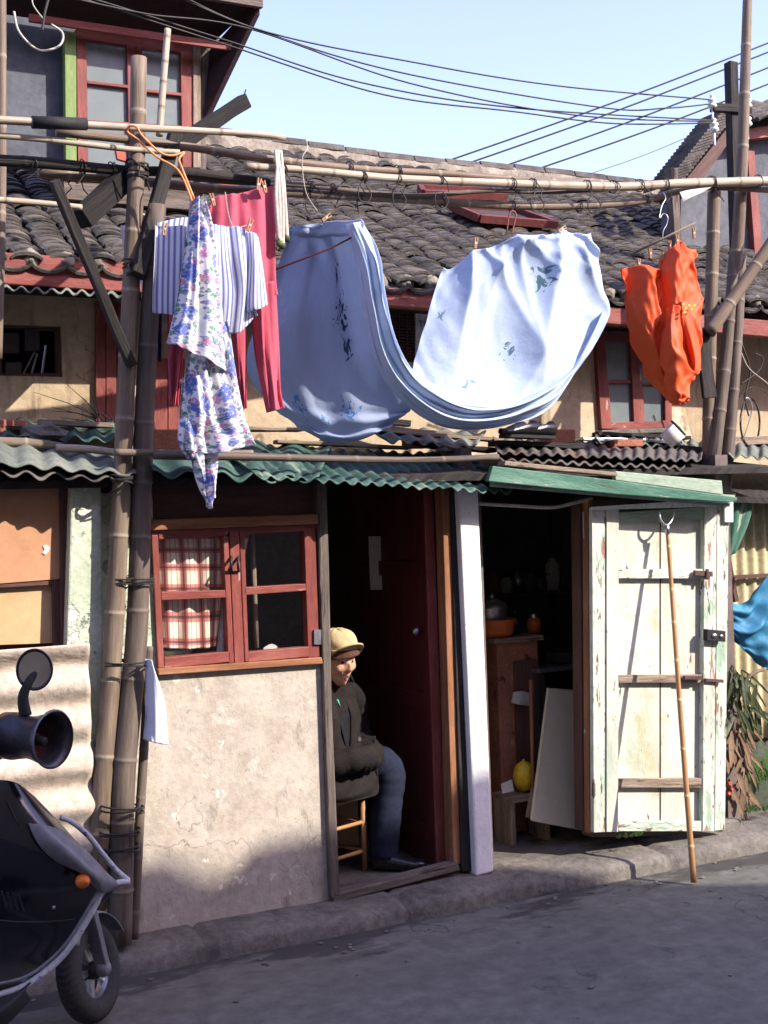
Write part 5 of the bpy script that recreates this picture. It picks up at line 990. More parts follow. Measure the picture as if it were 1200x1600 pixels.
# head as one shaped surface; local: forward -y
HC = V(-.002, -.10, .965); HR = Matrix.Rotation(rad(-8), 3, 'Z') @ Matrix.Rotation(rad(7), 3, 'X')
def gs(d, c, s): return math.exp(-((d[0]-c[0])**2+(d[1]-c[1])**2+(d[2]-c[2])**2)/(s*s))
def headpt(d):
    x, y, z = d; r = V(x*.070, y*.090, z*.117)
    if z < 0: r.x *= 1-.26*(-z)**1.5; 
    if z < 0 and y < 0: r.y *= 1+.05*(-z)
    if z < 0 and y > 0: r.y *= 1-.35*(-z)
    p = r; f = 0
    sx = abs(x)
    f += .019*gs(d, (0, -.97, -.20), .105)+.011*gs(d, (0, -1.0, -.04), .10)+.008*gs((sx, y, z), (.11, -.95, -.26), .07)      # nose, bridge, wings
    f += .009*gs((sx, y, z), (.30, -.90, .20), .16)-.015*gs((sx, y, z), (.36, -.90, .03), .12)                          # brow, socket
    f += .006*gs((sx, y, z), (.36, -.90, .03), .06)                                                                     # lid
    f += .010*gs((sx, y, z), (.62, -.72, -.18), .20)-.011*gs((sx, y, z), (.55, -.7, -.5), .16)                             # cheekbone, hollow
    f += .008*gs(d, (0, -.87, -.46), .10)-.007*gs(d, (0, -.85, -.525), .06)+.007*gs(d, (0, -.83, -.60), .09)  # lips
    f += .014*gs(d, (0, -.66, -.84), .2)-.006*gs((sx, y, z), (.30, -.87, -.36), .05)-.006*gs((sx, y, z), (.40, -.82, -.55), .06)                                    # chin, fold
    f -= .0035*gs((sx, y, z), (.36, -.88, -.10), .05)+.003*gs((sx, y, z), (.50, -.84, -.16), .05)
    f -= .005*(1-abs(sin(z*22)))**3*(1 if .25 < z < .6 and y < -.4 else 0)+.003*(1-abs(sin(z*30+sx*8)))**3*(1 if -.6 < z < -.05 and .5 < sx and y < -.1 else 0)
    return p+V(x, y, z)*f
hm = MB()
def head_fn(u, v):
    ph = math.pi*v; th = 2*math.pi*u+math.pi/2
    d = (math.sin(ph)*math.cos(th), math.sin(ph)*math.sin(th), math.cos(ph)); return ORG+RM @ (HC+HR @ headpt(d))
hm.grid(head_fn, 110, 90)
for s in (-1, 1):
    ec = HC+HR @ V(s*.073, .008, -.008); hm.ball(ORG+RM @ ec, .03, (.35, .62, 1.1), 14, 10, 0, RM @ HR)
# limbs and trunk grown from a skeleton
J = [(0, .04, .44), (0, .05, .54), (0, .03, .66), (0, -.02, .80), (.0, -.06, .885), (.0, -.085, .94),
     (.08, .0, .42), (.22, -.13, .45), (.21, -.15, .16), (.20, -.15, .08),
     (-.08, .0, .42), (-.17, -.10, .42), (-.2, -.04, .16), (-.2, -.03, .08),
     (.14, .01, .75), (.20, .03, .56), (.15, -.10, .52), (.10, -.17, .52), (-.14, .01, .75), (-.20, .03, .56), (-.15, -.10, .52), (-.10, -.17, .52)]
R_ = [.10, .10, .11, .09, .05, .052, .07, .055, .04, .03, .07, .055, .04, .03, .045, .035, .028, .026, .045, .035, .028, .026]
E_ = [(0, 1), (1, 2), (2, 3), (3, 4), (4, 5), (0, 6), (6, 7), (7, 8), (8, 9), (0, 10), (10, 11), (11, 12), (12, 13), (3, 14), (14, 15), (15, 16), (16, 17), (3, 18), (18, 19), (19, 20), (20, 21)]
# five fingers per hand, tucked into the opposite cuffs
for hb, sg in ((17, -1), (21, 1)):
    bx, by, bz = J[hb]
    for k in range(5):
        n0 = len(J); y0 = by+(.022-.011*k if k < 4 else .0); L = (.055, .065, .06, .045, .035)[k]
        if k < 4:
            J += [(bx+sg*.03, y0-.01, bz+.012), (bx+sg*(.03+L*.6), y0-.012, bz+.006), (bx+sg*(.03+L), y0-.008, bz-.008)]
        else: J += [(bx+sg*.005, by-.03, bz+.015), (bx+sg*.03, by-.045, bz+.012), (bx+sg*.045, by-.045, bz+.0)]
        R_ += [.0095, .0085, .0075]; E_ += [(hb, n0), (n0, n0+1), (n0+1, n0+2)]
sk = bpy.data.meshes.new('sk'); sk.from_pydata([tuple(Lc(*j)) for j in J], E_, []); so_ = bpy.data.objects.new('sk', sk); col.objects.link(so_)
so_.modifiers.new('s', 'SKIN'); so_.modifiers.new('u', 'SUBSURF').levels = 1
for i, v in enumerate(sk.skin_vertices[0].data if len(sk.skin_vertices) else []): v.radius = (R_[i], R_[i])
if not len(sk.skin_vertices):
    bpy.context.view_layer.objects.active = so_
if len(sk.skin_vertices): sk.skin_vertices[0].data[0].use_root = True
bpy.context.view_layer.update(); dg = bpy.context.evaluated_depsgraph_get(); bme = bpy.data.meshes.new_from_object(so_.evaluated_get(dg))
hm.add([v.co.copy() for v in bme.vertices], [tuple(p.vertices) for p in bme.polygons]); bpy.data.objects.remove(so_)
bo = hm.build('body', M['skin'], person, smooth=True)
rmod = bo.modifiers.new('join', 'REMESH'); rmod.mode = 'VOXEL'; rmod.voxel_size = .0032; rmod.use_smooth_shade = True
for s in (-1, 1):
    g = MB(); c = HC+HR @ (headpt((s*.36/1.0, -.905, .03))+V(0, .0035, 0)); g.ball(ORG+RM @ c, .0118, (1.1, .8, .55), 12, 8, 0, RM @ HR); g.build('eye', M['eye'], person, smooth=True)
    g = MB(); pts = [ORG+RM @ (HC+HR @ (headpt((s*a, -math.sqrt(max(1-a*a-.045, 0)), .21-abs(a-.33)*.12))+V(0, -.001, 0))) for a in (.16, .26, .36, .46, .55)]; g.tube(pts, [.0025, .0035, .0035, .003, .002], 6); g.build('eyebrow', M['hair'], person)
g = MB(); pts = [ORG+RM @ (HC+HR @ (headpt((a, -math.sqrt(max(.72-a*a, 0)), -.525-abs(a)*.25))+V(0, .0005, 0))) for a in (-.17, -.09, 0, .09, .17)]; g.tube(pts, [.0015, .003, .0035, .003, .0015], 6); g.build('mouth', M['caplining'], person)
g = MB()
def hair_fn(u, v):
    th = math.pi*(-.12+1.24*u); z = .35-.85*v; rr = math.sqrt(max(1-z*z, 0)); d = (rr*math.cos(th), rr*math.sin(th), z); p = headpt(d); return ORG+RM @ (HC+HR @ (p*1.035))
g.grid(hair_fn, 30, 12); g.build('hair', M['hair'], person, smooth=True)
# cap: soft crown, dark turned-up flap, peak
cc = HC+HR @ V(0, .0, .052); CR = HR @ Matrix.Rotation(rad(-6), 3, 'X')
g = MB()
def cap_fn(u, v):
    th = 2*math.pi*u; ph = math.pi/2*v; r = 1+.06*nz(math.cos(th)*2, math.sin(th)*2, v*3)+.03*sin(th*8)*(1-v)*.6
    z = math.sin(ph)*.085*(1+.1*nz(math.cos(th)*3, math.sin(th)*3, 5)); bl = math.cos(ph)**.6
    return ORG+RM @ (cc+CR @ V(math.cos(th)*.088*bl*r, math.sin(th)*.103*bl*r, z))
g.grid(cap_fn, 60, 24)
cap = g.build('cap', M['cap'], person, smooth=True)
g = MB()
def band_fn(u, v):
    th = 2*math.pi*u; k = 1.02+.05*v; return ORG+RM @ (cc+CR @ V(math.cos(th)*.086*k, math.sin(th)*.101*k, .012-.045*v+.012*math.cos(th)))
g.grid(band_fn, 50, 6); g.build('cap_flap', M['caplining'], cap, smooth=True, solid=.003)
g = MB()
def peak_fn(u, v):
    a = (u-.5)*2.1-math.pi/2; rr = 1+v*.42*math.cos((u-.5)*2.9); return ORG+RM @ (cc+CR @ V(math.cos(a)*.088*rr, math.sin(a)*.102*rr, .0+.03*v*math.cos((u-.5)*3)-.008*(abs(u-.5)*4)**2*v))
g.grid(peak_fn, 24, 8); g.build('peak', M['cap'], cap, smooth=True, solid=.006)
# coat
def ringsurf(secs, nu=48, nv=60, nzamp=.006, seed=0, x=0):
    """secs: (center, rx, ry) local"""
    C_ = [V(*s[0]) for s in secs]; RX_ = [V(s[1], s[2], 0) for s in secs]
    def fn(u, v):
        c = crom(C_, v); r = crom(RX_, v); th = 2*math.pi*u; n = 1+nzamp/.1*nz(math.cos(th)*2+seed, math.sin(th)*2, v*6)+.02*sin(v*38+math.cos(th)*4)*v
        return ORG+RM @ (c+V(math.cos(th)*r.x*n, math.sin(th)*r.y*n, 0))
    g = MB(); g.grid(fn, nu, nv, (.6, .7)); return g
ct = ringsurf([((.01, -.05, .905), .062, .062), ((.01, -.045, .875), .085, .075), ((.0, -.02, .845), .13, .09), ((0, .0, .80), .18, .11), ((0, .01, .70), .20, .135), ((0, .015, .60), .205, .145), ((0, .0, .53), .215, .165), ((.01, -.02, .47), .215, .19), ((.01, -.03, .40), .225, .21), ((.01, -.03, .365), .225, .20)]).build('coat', M['coat'], person, smooth=True)
def sleeve(pts, rs, name='sleeve', par=None, m='coat', seed=0, fl=1.0, amp=.05):
    q = smooth_path([Lc(*p) for p in pts], 44); rr = [crom([V(r, 0, 0) for r in rs], i/44).x*(1+amp*sin(i*1.9+seed)*(.3+.7*min(i/20, 1))+amp*.8*nz(i*.35, seed)) for i in range(45)]
    g = MB(); g.tube(q, rr, 20); return g.build(name, M[m], par or person, smooth=True)
sleeve([(.12, -.005, .81), (.195, .01, .755), (.225, .03, .66), (.235, .01, .56), (.17, -.12, .525), (.06, -.215, .53), (-.03, -.235, .53)], [.056, .068, .064, .066, .060, .055, .050], par=ct, seed=1, amp=.075)
sleeve([(-.12, -.005, .81), (-.195, .01, .755), (-.225, .03, .66), (-.235, .01, .56), (-.16, -.13, .525), (-.04, -.235, .545), (.05, -.245, .54)], [.056, .068, .064, .066, .060, .055, .050], par=ct, seed=2, amp=.075)
sp = smooth_path([Lc(.05, .0, .45), Lc(.11, -.04, .465), Lc(.175, -.095, .478), Lc(.205, -.125, .48)], 20)
def skirt(u, v):
    s_ = v*20; i = min(int(s_), 19); c = sp[i].lerp(sp[i+1], s_-i); t = (sp[i+1]-sp[i]).normalized(); sd_ = t.cross(V(0, 0, 1)).normalized(); upv = sd_.cross(t); an = rad(-125+235*u)
    r = .104+.012*v+.006*nz(u*7, v*5)+.006*v*sin(u*19)
    return c+sd_*math.sin(an)*r+upv*math.cos(an)*r
g = MB(); g.grid(skirt, 50, 24, (.4, .3)); g.build('coat_skirt', M['coat'], ct, smooth=True, solid=.008)
def onchest(x, z, off=.0):
    # front surface of the coat
    t = (x/.197); y = -.13*math.sqrt(max(1-t*t, .02))+.01; 
    if z > .72: y += (z-.72)*.45
    return Lc(x, y-off, z)
g = MB(); g.add([onchest(-.035, .83, .012), onchest(.035, .83, .012), onchest(.05, .72, .012), onchest(.015, .55, .012), onchest(-.03, .70, .012)], [(0, 1, 2, 3, 4)]); g.build('inner_jacket', M['coatin'], ct, solid=.004)
g = MB(); g.add([onchest(-.03, .83, .02), onchest(-.005, .83, .02), onchest(-.012, .76, .02)], [(0, 1, 2)]); g.build('scarf', M['teal'], ct, solid=.004)
for s in (-1, 1):
    g = MB()
    def lap(u, v, s=s):
        z = .86-.30*v; xi = s*(.035+.02*v-.03*v*v) if s > 0 else s*(.03+.02*v-.03*v*v); xo = s*(.07+.06*sin(v*2.6)*(1 if v < .6 else (1-v)/.4)); return onchest(xi+(xo-xi)*u, z, .016+.006*sin(u*3))
    g.grid(lap, 10, 20, (.1, .3)); g.build('lapel', M['coat'], ct, smooth=True, solid=.006)
g = MB()
def collar(u, v):
    th = math.pi*(-.2+1.4*u); return Lc(.015+math.cos(th)*(.068+.03*v), -.05+math.sin(th)*(.066+.025*v), .925-.07*v)
g.grid(collar, 30, 6); g.build('collar', M['coat'], ct, smooth=True, solid=.01)
g = MB(); g.lathe([(.058, -.03), (.062, 0), (.058, .02)], Lc(.02, -.07, .90), (0, -.2, 1), 24); g.build('inner_collar', M['coatin'], ct, smooth=True, solid=.008)
for (x, z) in ((.055, .56), (.055, .50), (-.045, .56), (-.045, .50), (.10, .60)):
    g = MB(); c = onchest(x, z, .018); g.lathe([(0, .004), (.010, .004), (.011, 0), (0, 0)], c, RM @ V(0, -1, 0), 12); g.build('button', M['steel'], ct)
# trousers and shoes
tr_ = sleeve([(.07, .06, .42), (.12, -.03, .445), (.18, -.09, .47), (.225, -.135, .468), (.245, -.16, .42), (.235, -.155, .32), (.215, -.15, .18), (.20, -.15, .055)], [.095, .092, .086, .082, .079, .072, .070, .067], 'trousers', m='trouser', seed=3, amp=.02)
sleeve([(-.08, .06, .42), (-.12, -.0, .43), (-.16, -.07, .44), (-.19, -.11, .41), (-.2, -.10, .30), (-.2, -.06, .17), (-.2, -.04, .055)], [.10, .095, .088, .083, .077, .072, .068], 'trouser_leg', tr_, 'trouser', 4, amp=.02)
for s, an in ((.20, 30), (-.2, -10)):
    AR = Matrix.Rotation(rad(an), 3, 'Z')
    def sh(u, v, s=s):
        t = v; a = 2*math.pi*u; wd = .038+.013*math.sin(math.pi*min(t*1.1, 1)**.9)
        if t > .8: wd *= math.sqrt(max(1-((t-.8)/.2)**2, .0))
        if t < .12: wd *= math.sqrt(max(1-((.12-t)/.12)**2, .0))
        h = .085-.035*min(max((t-.3)/.5, 0), 1)
        if t > .85: h *= math.sqrt(max(1-((t-.85)/.17)**2, 0))*.6+.4
        q = AR @ V(math.cos(a)*wd, .06-.26*t, 0); sa = math.sin(a)
        return Lc(s+q.x, (-.15 if s > 0 else .06)+q.y, .002+h/2+h/2*(1 if sa > 0 else -1)*abs(sa)**.6)
    g = MB(); g.grid(sh, 28, 40); g.build('shoe', M['black'], person, smooth=True)
# stool with a bright seat behind the leg
e = empty('stool', Lc(0, .05, 0), 'low bamboo stool under the seated person', 'stool')
g = MB(); g.beam(Lc(-.17, .05, .33), Lc(.17, .05, .33), .26, .03); g.build('seat', M['cane'], e, bevel=.004)
for x in (-.14, .14):
    for y in (-.09, .15): g = MB(); g.tube([Lc(x, y, 0), Lc(x, y, .315)], .014, 8); g.build('leg', M['cane'], e, smooth=True)
for z in (.09, .22):
    g = MB(); g.tube([Lc(-.14, -.09, z), Lc(.14, -.09, z)], .009, 8); g.tube([Lc(.14, -.09, z), Lc(.14, .15, z)], .009, 8); g.build('stretcher', M['cane'], e, smooth=True)
a = P(540, 1300, .62); g = MB(); g.box((a.x-.09, .66, .11), (a.x+.09, .9, .42)); T(g.build('storage_box', M['boardtan'], bevel=.004), 'tan box on the floor behind the stool', 'box')
# ================================================================== SCOOTER
sc_ = empty('scooter', G(60, 1600, 0), 'dusty navy and grey motor scooter with taped edging parked at the left edge', 'scooter')
YS = -.78
def bulge(a): return lambda u, v: -a*math.sin(math.pi*u)*math.sin(math.pi*v)
def spatch(name, rows, m, par, b=.03, nu=30, nv=24, solid=.006, coord=None):
    g = MB(); g.patch(rows, nu, nv, bulge(b)); return g.build(name, M[m], par, smooth=True, solid=solid)
bd = spatch('leg_shield', [[(-120, 1210, YS-.05), (-30, 1218, YS-.08), (20, 1222, YS-.10), (52, 1244, YS-.06)],
    [(-120, 1270, YS-.08), (-20, 1275, YS-.12), (60, 1290, YS-.14), (112, 1308, YS-.06)],
    [(-120, 1350, YS-.06), (-10, 1350, YS-.12), (90, 1365, YS-.14), (176, 1384, YS-.04)],
    [(-120, 1440, YS-.02), (-10, 1435, YS-.04), (70, 1430, YS-.03), (138, 1425, YS-.02)],
    [(-120, 1510, YS-.02), (-20, 1505, YS-.04), (40, 1495, YS-.04), (92, 1490, YS-.04)],
    [(-120, 1555, YS-.08), (-30, 1552, YS-.08), (20, 1542, YS-.08), (50, 1528, YS-.08)]], 'navyplastic', sc_, .02, 50, 60)
spatch('side_panel', [[(44, 1286, YS-.17), (70, 1290, YS-.18), (98, 1299, YS-.15)], [(60, 1318, YS-.19), (95, 1318, YS-.20), (134, 1330, YS-.15)], [(88, 1345, YS-.18), (125, 1350, YS-.19), (168, 1366, YS-.12)], [(128, 1364, YS-.16), (152, 1376, YS-.16), (184, 1382, YS-.10)], [(148, 1385, YS-.14), (160, 1394, YS-.14), (172, 1392, YS-.1)]], 'greyplastic', bd, .015, 20, 30)
spatch('floor_step', [[(-120, 1556, YS-.1), (-30, 1556, YS-.1), (30, 1544, YS-.1), (60, 1524, YS-.09)], [(-120, 1590, YS-.3), (-40, 1588, YS-.3), (10, 1570, YS-.28), (40, 1545, YS-.2)], [(-120, 1640, YS-.3), (-40, 1630, YS-.3), (10, 1600, YS-.25), (48, 1560, YS-.16)]], 'blackrub', bd, .0)
g = MB(); g.tube(smooth_path([P(94, 1277, YS-.10), P(112, 1284, YS-.10), (P(138, 1306, YS-.09)), P(160, 1334, YS-.08), P(182, 1360, YS-.07), P(201, 1376, YS-.08)], 30), .009, 9)
g.tube(smooth_path([P(201, 1377, YS-.08), P(178, 1381, YS-.1), P(160, 1394, YS-.12), P(146, 1420, YS-.12), P(120, 1465, YS-.12), P(92, 1500, YS-.12), P(58, 1528, YS-.14), P(20, 1548, YS-.16), P(-40, 1562, YS-.16), P(-120, 1566, YS-.16)], 60), .010, 9)
g.build('edge_trim', M['taped'], bd, smooth=True)
g = MB(); g.tube(smooth_path([P(158, 1386, YS-.13), P(146, 1405, YS-.14), P(112, 1462, YS-.15), P(78, 1500, YS-.15), P(30, 1530, YS-.17), P(-60, 1545, YS-.17)], 40), .005, 7); g.build('chrome_strip', M['greyplastic'], bd, smooth=True)
c = P(131, 1377, YS-.19); g = MB(); g.lathe([(0, .024), (.010, .018), (.017, .011), (.021, 0), (.023, -.004), (.023, -.012)], c, (.2, -.95, .1), 24); g.build('indicator', M['amber'], bd, smooth=True)
g = MB(); g.ball(P(10, 1262, YS-.13), .010, (1, .5, 1)); g.build('bolt', M['steel'], bd, smooth=True)
for pts in (((-40, 1300), (30, 1318), (80, 1352), (120, 1392)), ((-60, 1430), (20, 1440), (80, 1440), (118, 1436)), ((10, 1250), (30, 1290), (60, 1330))):
    g = MB(); g.tube(smooth_path([P(x, y, YS-.155) for x, y in pts], 20), .0022, 5); g.build('panel_seam', M['wire'], bd)
for x, y in ((22, 1330), (84, 1418), (-14, 1418)): g = MB(); g.ball(P(x, y, YS-.145), .006, (1, .5, 1), 8, 6); g.build('bolt', M['steel'], bd, smooth=True)
for k in range(4): g = MB(); g.tube([P(2+k*9, 1392+k*2, YS-.15), P(10+k*9, 1418+k*2, YS-.14)], .003, 5); g.build('vent_slot', M['wire'], bd)
# front wheel, turned
n_ = (RT*.93+UP0*.22-f0*.25).normalized(); wc = P(139, 1517, -.60)
we = MB(); R1, R2 = .127, .041
def tor(u, v):
    th = 2*math.pi*u; ph = 2*math.pi*v; a = (V(0, 0, 1)-n_*n_.z).normalized(); b = n_.cross(a); d = a*math.cos(th)+b*math.sin(th)
    gr = -.004 if (math.cos(ph) > .25 and (math.sin(th*46+abs(math.sin(ph))*5) > .55)) else 0
    return wc+d*(R1+R2*1.05*math.cos(ph)+gr*math.cos(ph))+n_*R2*math.sin(ph)*1.05
we.grid(tor, 230, 26); ty = we.build('front_wheel', M['tyre'], sc_, smooth=True)
g = MB(); g.lathe([(.098, -.018), (.102, .0), (.098, .02), (.090, .022), (.083, .008), (.083, -.012), (.098, -.018)], wc, n_, 48)
for k in range(5):
    a = (V(0, 0, 1)-n_*n_.z).normalized(); b = n_.cross(a); d = a*math.cos(k*1.2566+.3)+b*math.sin(k*1.2566+.3); g.beam(wc+d*.02+n_*.004, wc+d*.087+n_*.004, .02, .018, n_)
g.build('rim', M['steel'], ty, smooth=False)
g = MB(); g.lathe([(0, .04), (.022, .04), (.03, .03), (.03, -.03), (0, -.03)], wc, n_, 20); g.build('hub', M['wire'], ty)
g = MB(); up_ = (V(0, 0, 1)-n_*n_.z).normalized()
g.beam(wc+n_*.055, wc+n_*.055+up_*.20-f0*.02, .028, .045, n_); g.ball(wc+n_*.055, .028, (1, 1, 1)); g.build('fork', M['greyplastic'], sc_, bevel=.004)
g = MB()
def fen(u, v):
    th = -1.15+2.0*u; a = up_; b = n_.cross(a); d = a*math.cos(th)+b*math.sin(th); w2 = (v-.5)*.13; return wc+d*(0.198-.5*w2*w2*8)+n_*w2
g.grid(fen, 30, 10); g.build('front_fender', M['greyplastic'], sc_, smooth=True, solid=.004)
# handlebar, muff, mirror
ax = (RT*.86-f0*.46+UP0*.02).normalized(); c0 = P(20, 1150, -.86)
g = MB(); g.lathe([(.0, -.06), (.060, -.055), (.074, -.03), (.076, .01), (.070, .045), (.066, .07), (.070, .10), (.080, .14), (.088, .165), (.086, .168), (.076, .14), (.062, .10), (.055, .05), (0, .04)], c0, ax, 34)
for i, v_ in enumerate(g.v): g.v[i] = v_+V(0, 0, .006*nz(v_.x*12, v_.z*12, 2))
mf = g.build('handlebar_muff', M['muffout'], sc_, smooth=True)
g = MB(); g.lathe([(.0855, .164), (.074, .13), (.058, .09), (.05, .05), (0, .045)], c0, ax, 30); g.build('muff_lining', M['muff'], mf, smooth=True)
g = MB(); g.lathe([(.086, .162), (.091, .166), (.086, .170)], c0, ax, 30); g.build('muff_rim', M['greyplastic'], mf, smooth=True)
g = MB(); g.tube([c0-ax*.3, c0+ax*.1], .016, 10); g.build('handlebar', M['wire'], sc_, smooth=True)
g = MB(); g.tube([c0+ax*.05, c0+ax*.13+V(0, 0, -.01)], .015, 10); g.build('grip', M['blackrub'], mf, smooth=True)
g = MB(); g.tube(smooth_path([P(40, 1118, -.9), P(36, 1090, -.9), P(44, 1068, -.9), P(56, 1050, -.885)], 12), [.02-.0008*i for i in range(13)], 10); g.build('mirror_stem', M['blackrub'], sc_, smooth=True)
mn = (RT*.25-f0*.94+UP0*.05).normalized(); mc = P(54, 1046, -.89)
g = MB(); g.lathe([(0, -.04), (.04, -.03), (.058, -.01), (.063, .008), (.058, .010), (.053, .004)], mc, mn, 30, (.9, 1.05)); mm_ = g.build('mirror_housing', M['navyplastic'], sc_, smooth=True)
g = MB(); g.lathe([(0, .0045), (.053, .0045), (.054, 0)], mc, mn, 30, (.9, 1.05)); g.build('mirror_glass', M['mirror'], mm_)
g = MB(); g.tube(smooth_path([P(-20, 1195, -.82), P(10, 1180, -.86), P(40, 1165, -.9), P(44, 1180, -.9)], 14), .004, 6); g.build('cable', M['wire'], sc_, smooth=True)
g = MB(); g.lathe([(0, .12), (.08, .10), (.11, 0), (.10, -.12), (.05, -.18), (0, -.19)], P(-60, 1180, -.88), (0, 0, 1), 20); g.build('headstock', M['greyplastic'], sc_, smooth=True)
g = MB(); g.box((P(-160, 1500, YS).x-1.0, YS-.05, .22), (P(-60, 1500, YS).x, YS+.18, .34)); g.build('floorboard', M['blackrub'], sc_, bevel=.01)

# ================================================================== RIGHT HAND SIDE
rs = empty('ribbed_fence', P(1180, 1160, .25), 'cream ribbed metal fence right of the cream door', 'fence')
a = P(1126, 1000, .25); b = P(1420, 1000, .25); zt2 = P(1165, 772, .25).z; zb2 = P(1165, 1158, .25).z
def rf(u, v): x = a.x+(b.x-a.x)*u; return Vector((x, .25+.010*sin(x*2*math.pi/.075), zb2+(zt2-zb2)*v))
g = MB(); g.grid(rf, 300, 8); g.build('sheet', M['cream_sheet'], rs, smooth=True, solid=.003)
g = MB(); g.beam(P(1126, 903, .22), P(1300, 893, .22), .02, .02); g.beam(P(1136, 866, .2), P(1150, 940, .2), .025, .02, (0, 1, 0)); g.build('rail', M['brownframe'], rs)
g = MB(); g.box((a.x-.05, .27, .05), (b.x, .34, zb2+.02)); g.build('base_wall', M['mudgreen'], rs)
g = MB(); g.prism([P(1140, 785, .0), P(1310, 790, .0), P(1310, 745, .8), P(1140, 742, .8)], Vector((0, 0, .03))); T(g.build('porch_roof', M['darkwood']), 'dark porch roof over the cream fence', 'roof sheet')
cloth('green_canvas', [dict(rows=[[(1138, 782, .05), (1160, 784, .05), (1182, 780, .05)], [(1136, 830, .06), (1152, 830, .05), (1170, 822, .06)], [(1134, 866, .06), (1142, 868, .05), (1150, 862, .06)]], nu=16, nv=16, fold=lambda u, v: .01*sin(u*14))], 'greenpaint', 'dull green canvas corner hanging right of the cream door', 'canvas', group=None)
cloth('blue_tarp', [dict(rows=[[(1128, 934, .05), (1160, 944, .03), (1186, 912, .0), (1240, 835, -.05)], [(1128, 955, .05), (1165, 972, .01), (1200, 948, -.02), (1250, 900, -.07)], [(1130, 975, .05), (1165, 1000, .01), (1205, 990, -.02), (1260, 970, -.07)], [(1140, 996, .06), (1172, 1026, .04), (1204, 1048, .02), (1270, 1062, -.04)]], nu=50, nv=40, fold=lambda u, v: .014*sin(v*16+u*7)+.022*nz(u*6, v*9))], 'tarp', 'blue plastic tarpaulin sagging at the right edge', 'tarpaulin', group=None)
# plant with hanging long leaves
pl = empty('potted_plant', P(1150, 1285, .05), 'drooping long leaved plant with dry brown leaves right of the cream door', 'plant')
g = MB(); g.tube(smooth_path([P(1150, 1300, .08), P(1146, 1200, .08), P(1150, 1110, .06), P(1168, 1060, .02), P(1196, 1045, .0)], 20), .009, 7); g.tube(smooth_path([P(1140, 1290, .1), P(1142, 1180, .1), P(1138, 1080, .1)], 12), .005, 6); g.build('stem', M['plank'], pl, smooth=True)
def leafs(name, m, items):
    g = MB()
    for (x, y, Y, L, an, w_) in items:
        c = P(x, y, Y); d = V(math.sin(an), random.uniform(-.4, .1), -math.cos(an)).normalized(); s = d.cross(V(0, -1, .2)).normalized(); vs_ = []; uv = []
        for i in range(7):
            t = i/6; ww = w_*math.sin(math.pi*min(t*.9+.06, 1))**.8; p = c+d*L*t+V(0, 0, -.04*t*t)
            vs_ += [p-s*ww/2, p+V(0, .006, 0), p+s*ww/2]; uv += [(0, t), (.5, t), (1, t)]
        g.add(vs_, [f for i in range(6) for f in ((i*3, i*3+1, i*3+4, i*3+3), (i*3+1, i*3+2, i*3+5, i*3+4))], uv)
    return g.build(name, M[m], pl, smooth=True)
random.seed(31)
leafs('green_leaves', 'leaf', [(random.uniform(1138, 1185), random.uniform(1035, 1120), random.uniform(-.06, .12), random.uniform(.08, .2), random.uniform(-1.3, 1.3), random.uniform(.015, .032)) for _ in range(50)])
leafs('dry_leaves', 'deadleaf', [(random.uniform(1136, 1166), random.uniform(1120, 1235), random.uniform(-.04, .12), random.uniform(.06, .17), random.uniform(-1.1, 1.1), random.uniform(.02, .042)) for _ in range(60)])
leafs('dark_leaves', 'leaf', [(random.uniform(1134, 1166), random.uniform(1150, 1250), random.uniform(.02, .14), random.uniform(.08, .16), random.uniform(-.9, .9), random.uniform(.02, .035)) for _ in range(22)])
g = MB()
for x, y in ((1140, 1225), (1144, 1233), (1139, 1240)): g.ball(P(x, y, -.03), .012, (1, 1, 1), 8, 6, .5)
g.build('red_flower', M['redplastic'], pl)
def tuft(x, y, Y, n, r, h, label, z0=None):
    c = P(x, y, Y) if z0 is None else G(x, y, z0); g = MB()
    for i in range(n):
        b_ = c+V(random.uniform(-r, r), random.uniform(-r*.3, r*.3), 0); a_ = random.uniform(-1, 1); hh = h*random.uniform(.4, 1); w_ = .004
        g.add([b_-V(w_, 0, 0), b_+V(w_, 0, 0), b_+V(a_*hh*.5+w_*.9, -.01, hh*.6), b_+V(a_*hh*.5-w_*.9, -.01, hh*.6), b_+V(a_*hh, -.02, hh*.75)], [(0, 1, 2, 3), (3, 2, 4)])
    T(g.build('weed_tuft', M['weed']), label, 'weeds')
tuft(985, 1307, -.12, 40, .07, .035, 'low green weeds growing under the cream door'); tuft(1188, 1265, .0, 90, .10, .05, 'green weeds on the kerb under the plant at right'); tuft(1192, 1220, .18, 120, .12, .2, 'tall dusty weeds behind the kerb at the right edge')
g = MB(); a = P(1128, 1305, -.05); b = P(1157, 1283, -.05); g.prism([a, P(1160, 1303, -.05), P(1160, 1280, -.05), P(1128, 1282, -.05)], Vector((0, .2, 0))); T(g.build('stone_block', M['stone'], bevel=.01), 'stone block at the foot of the cream door', 'block')
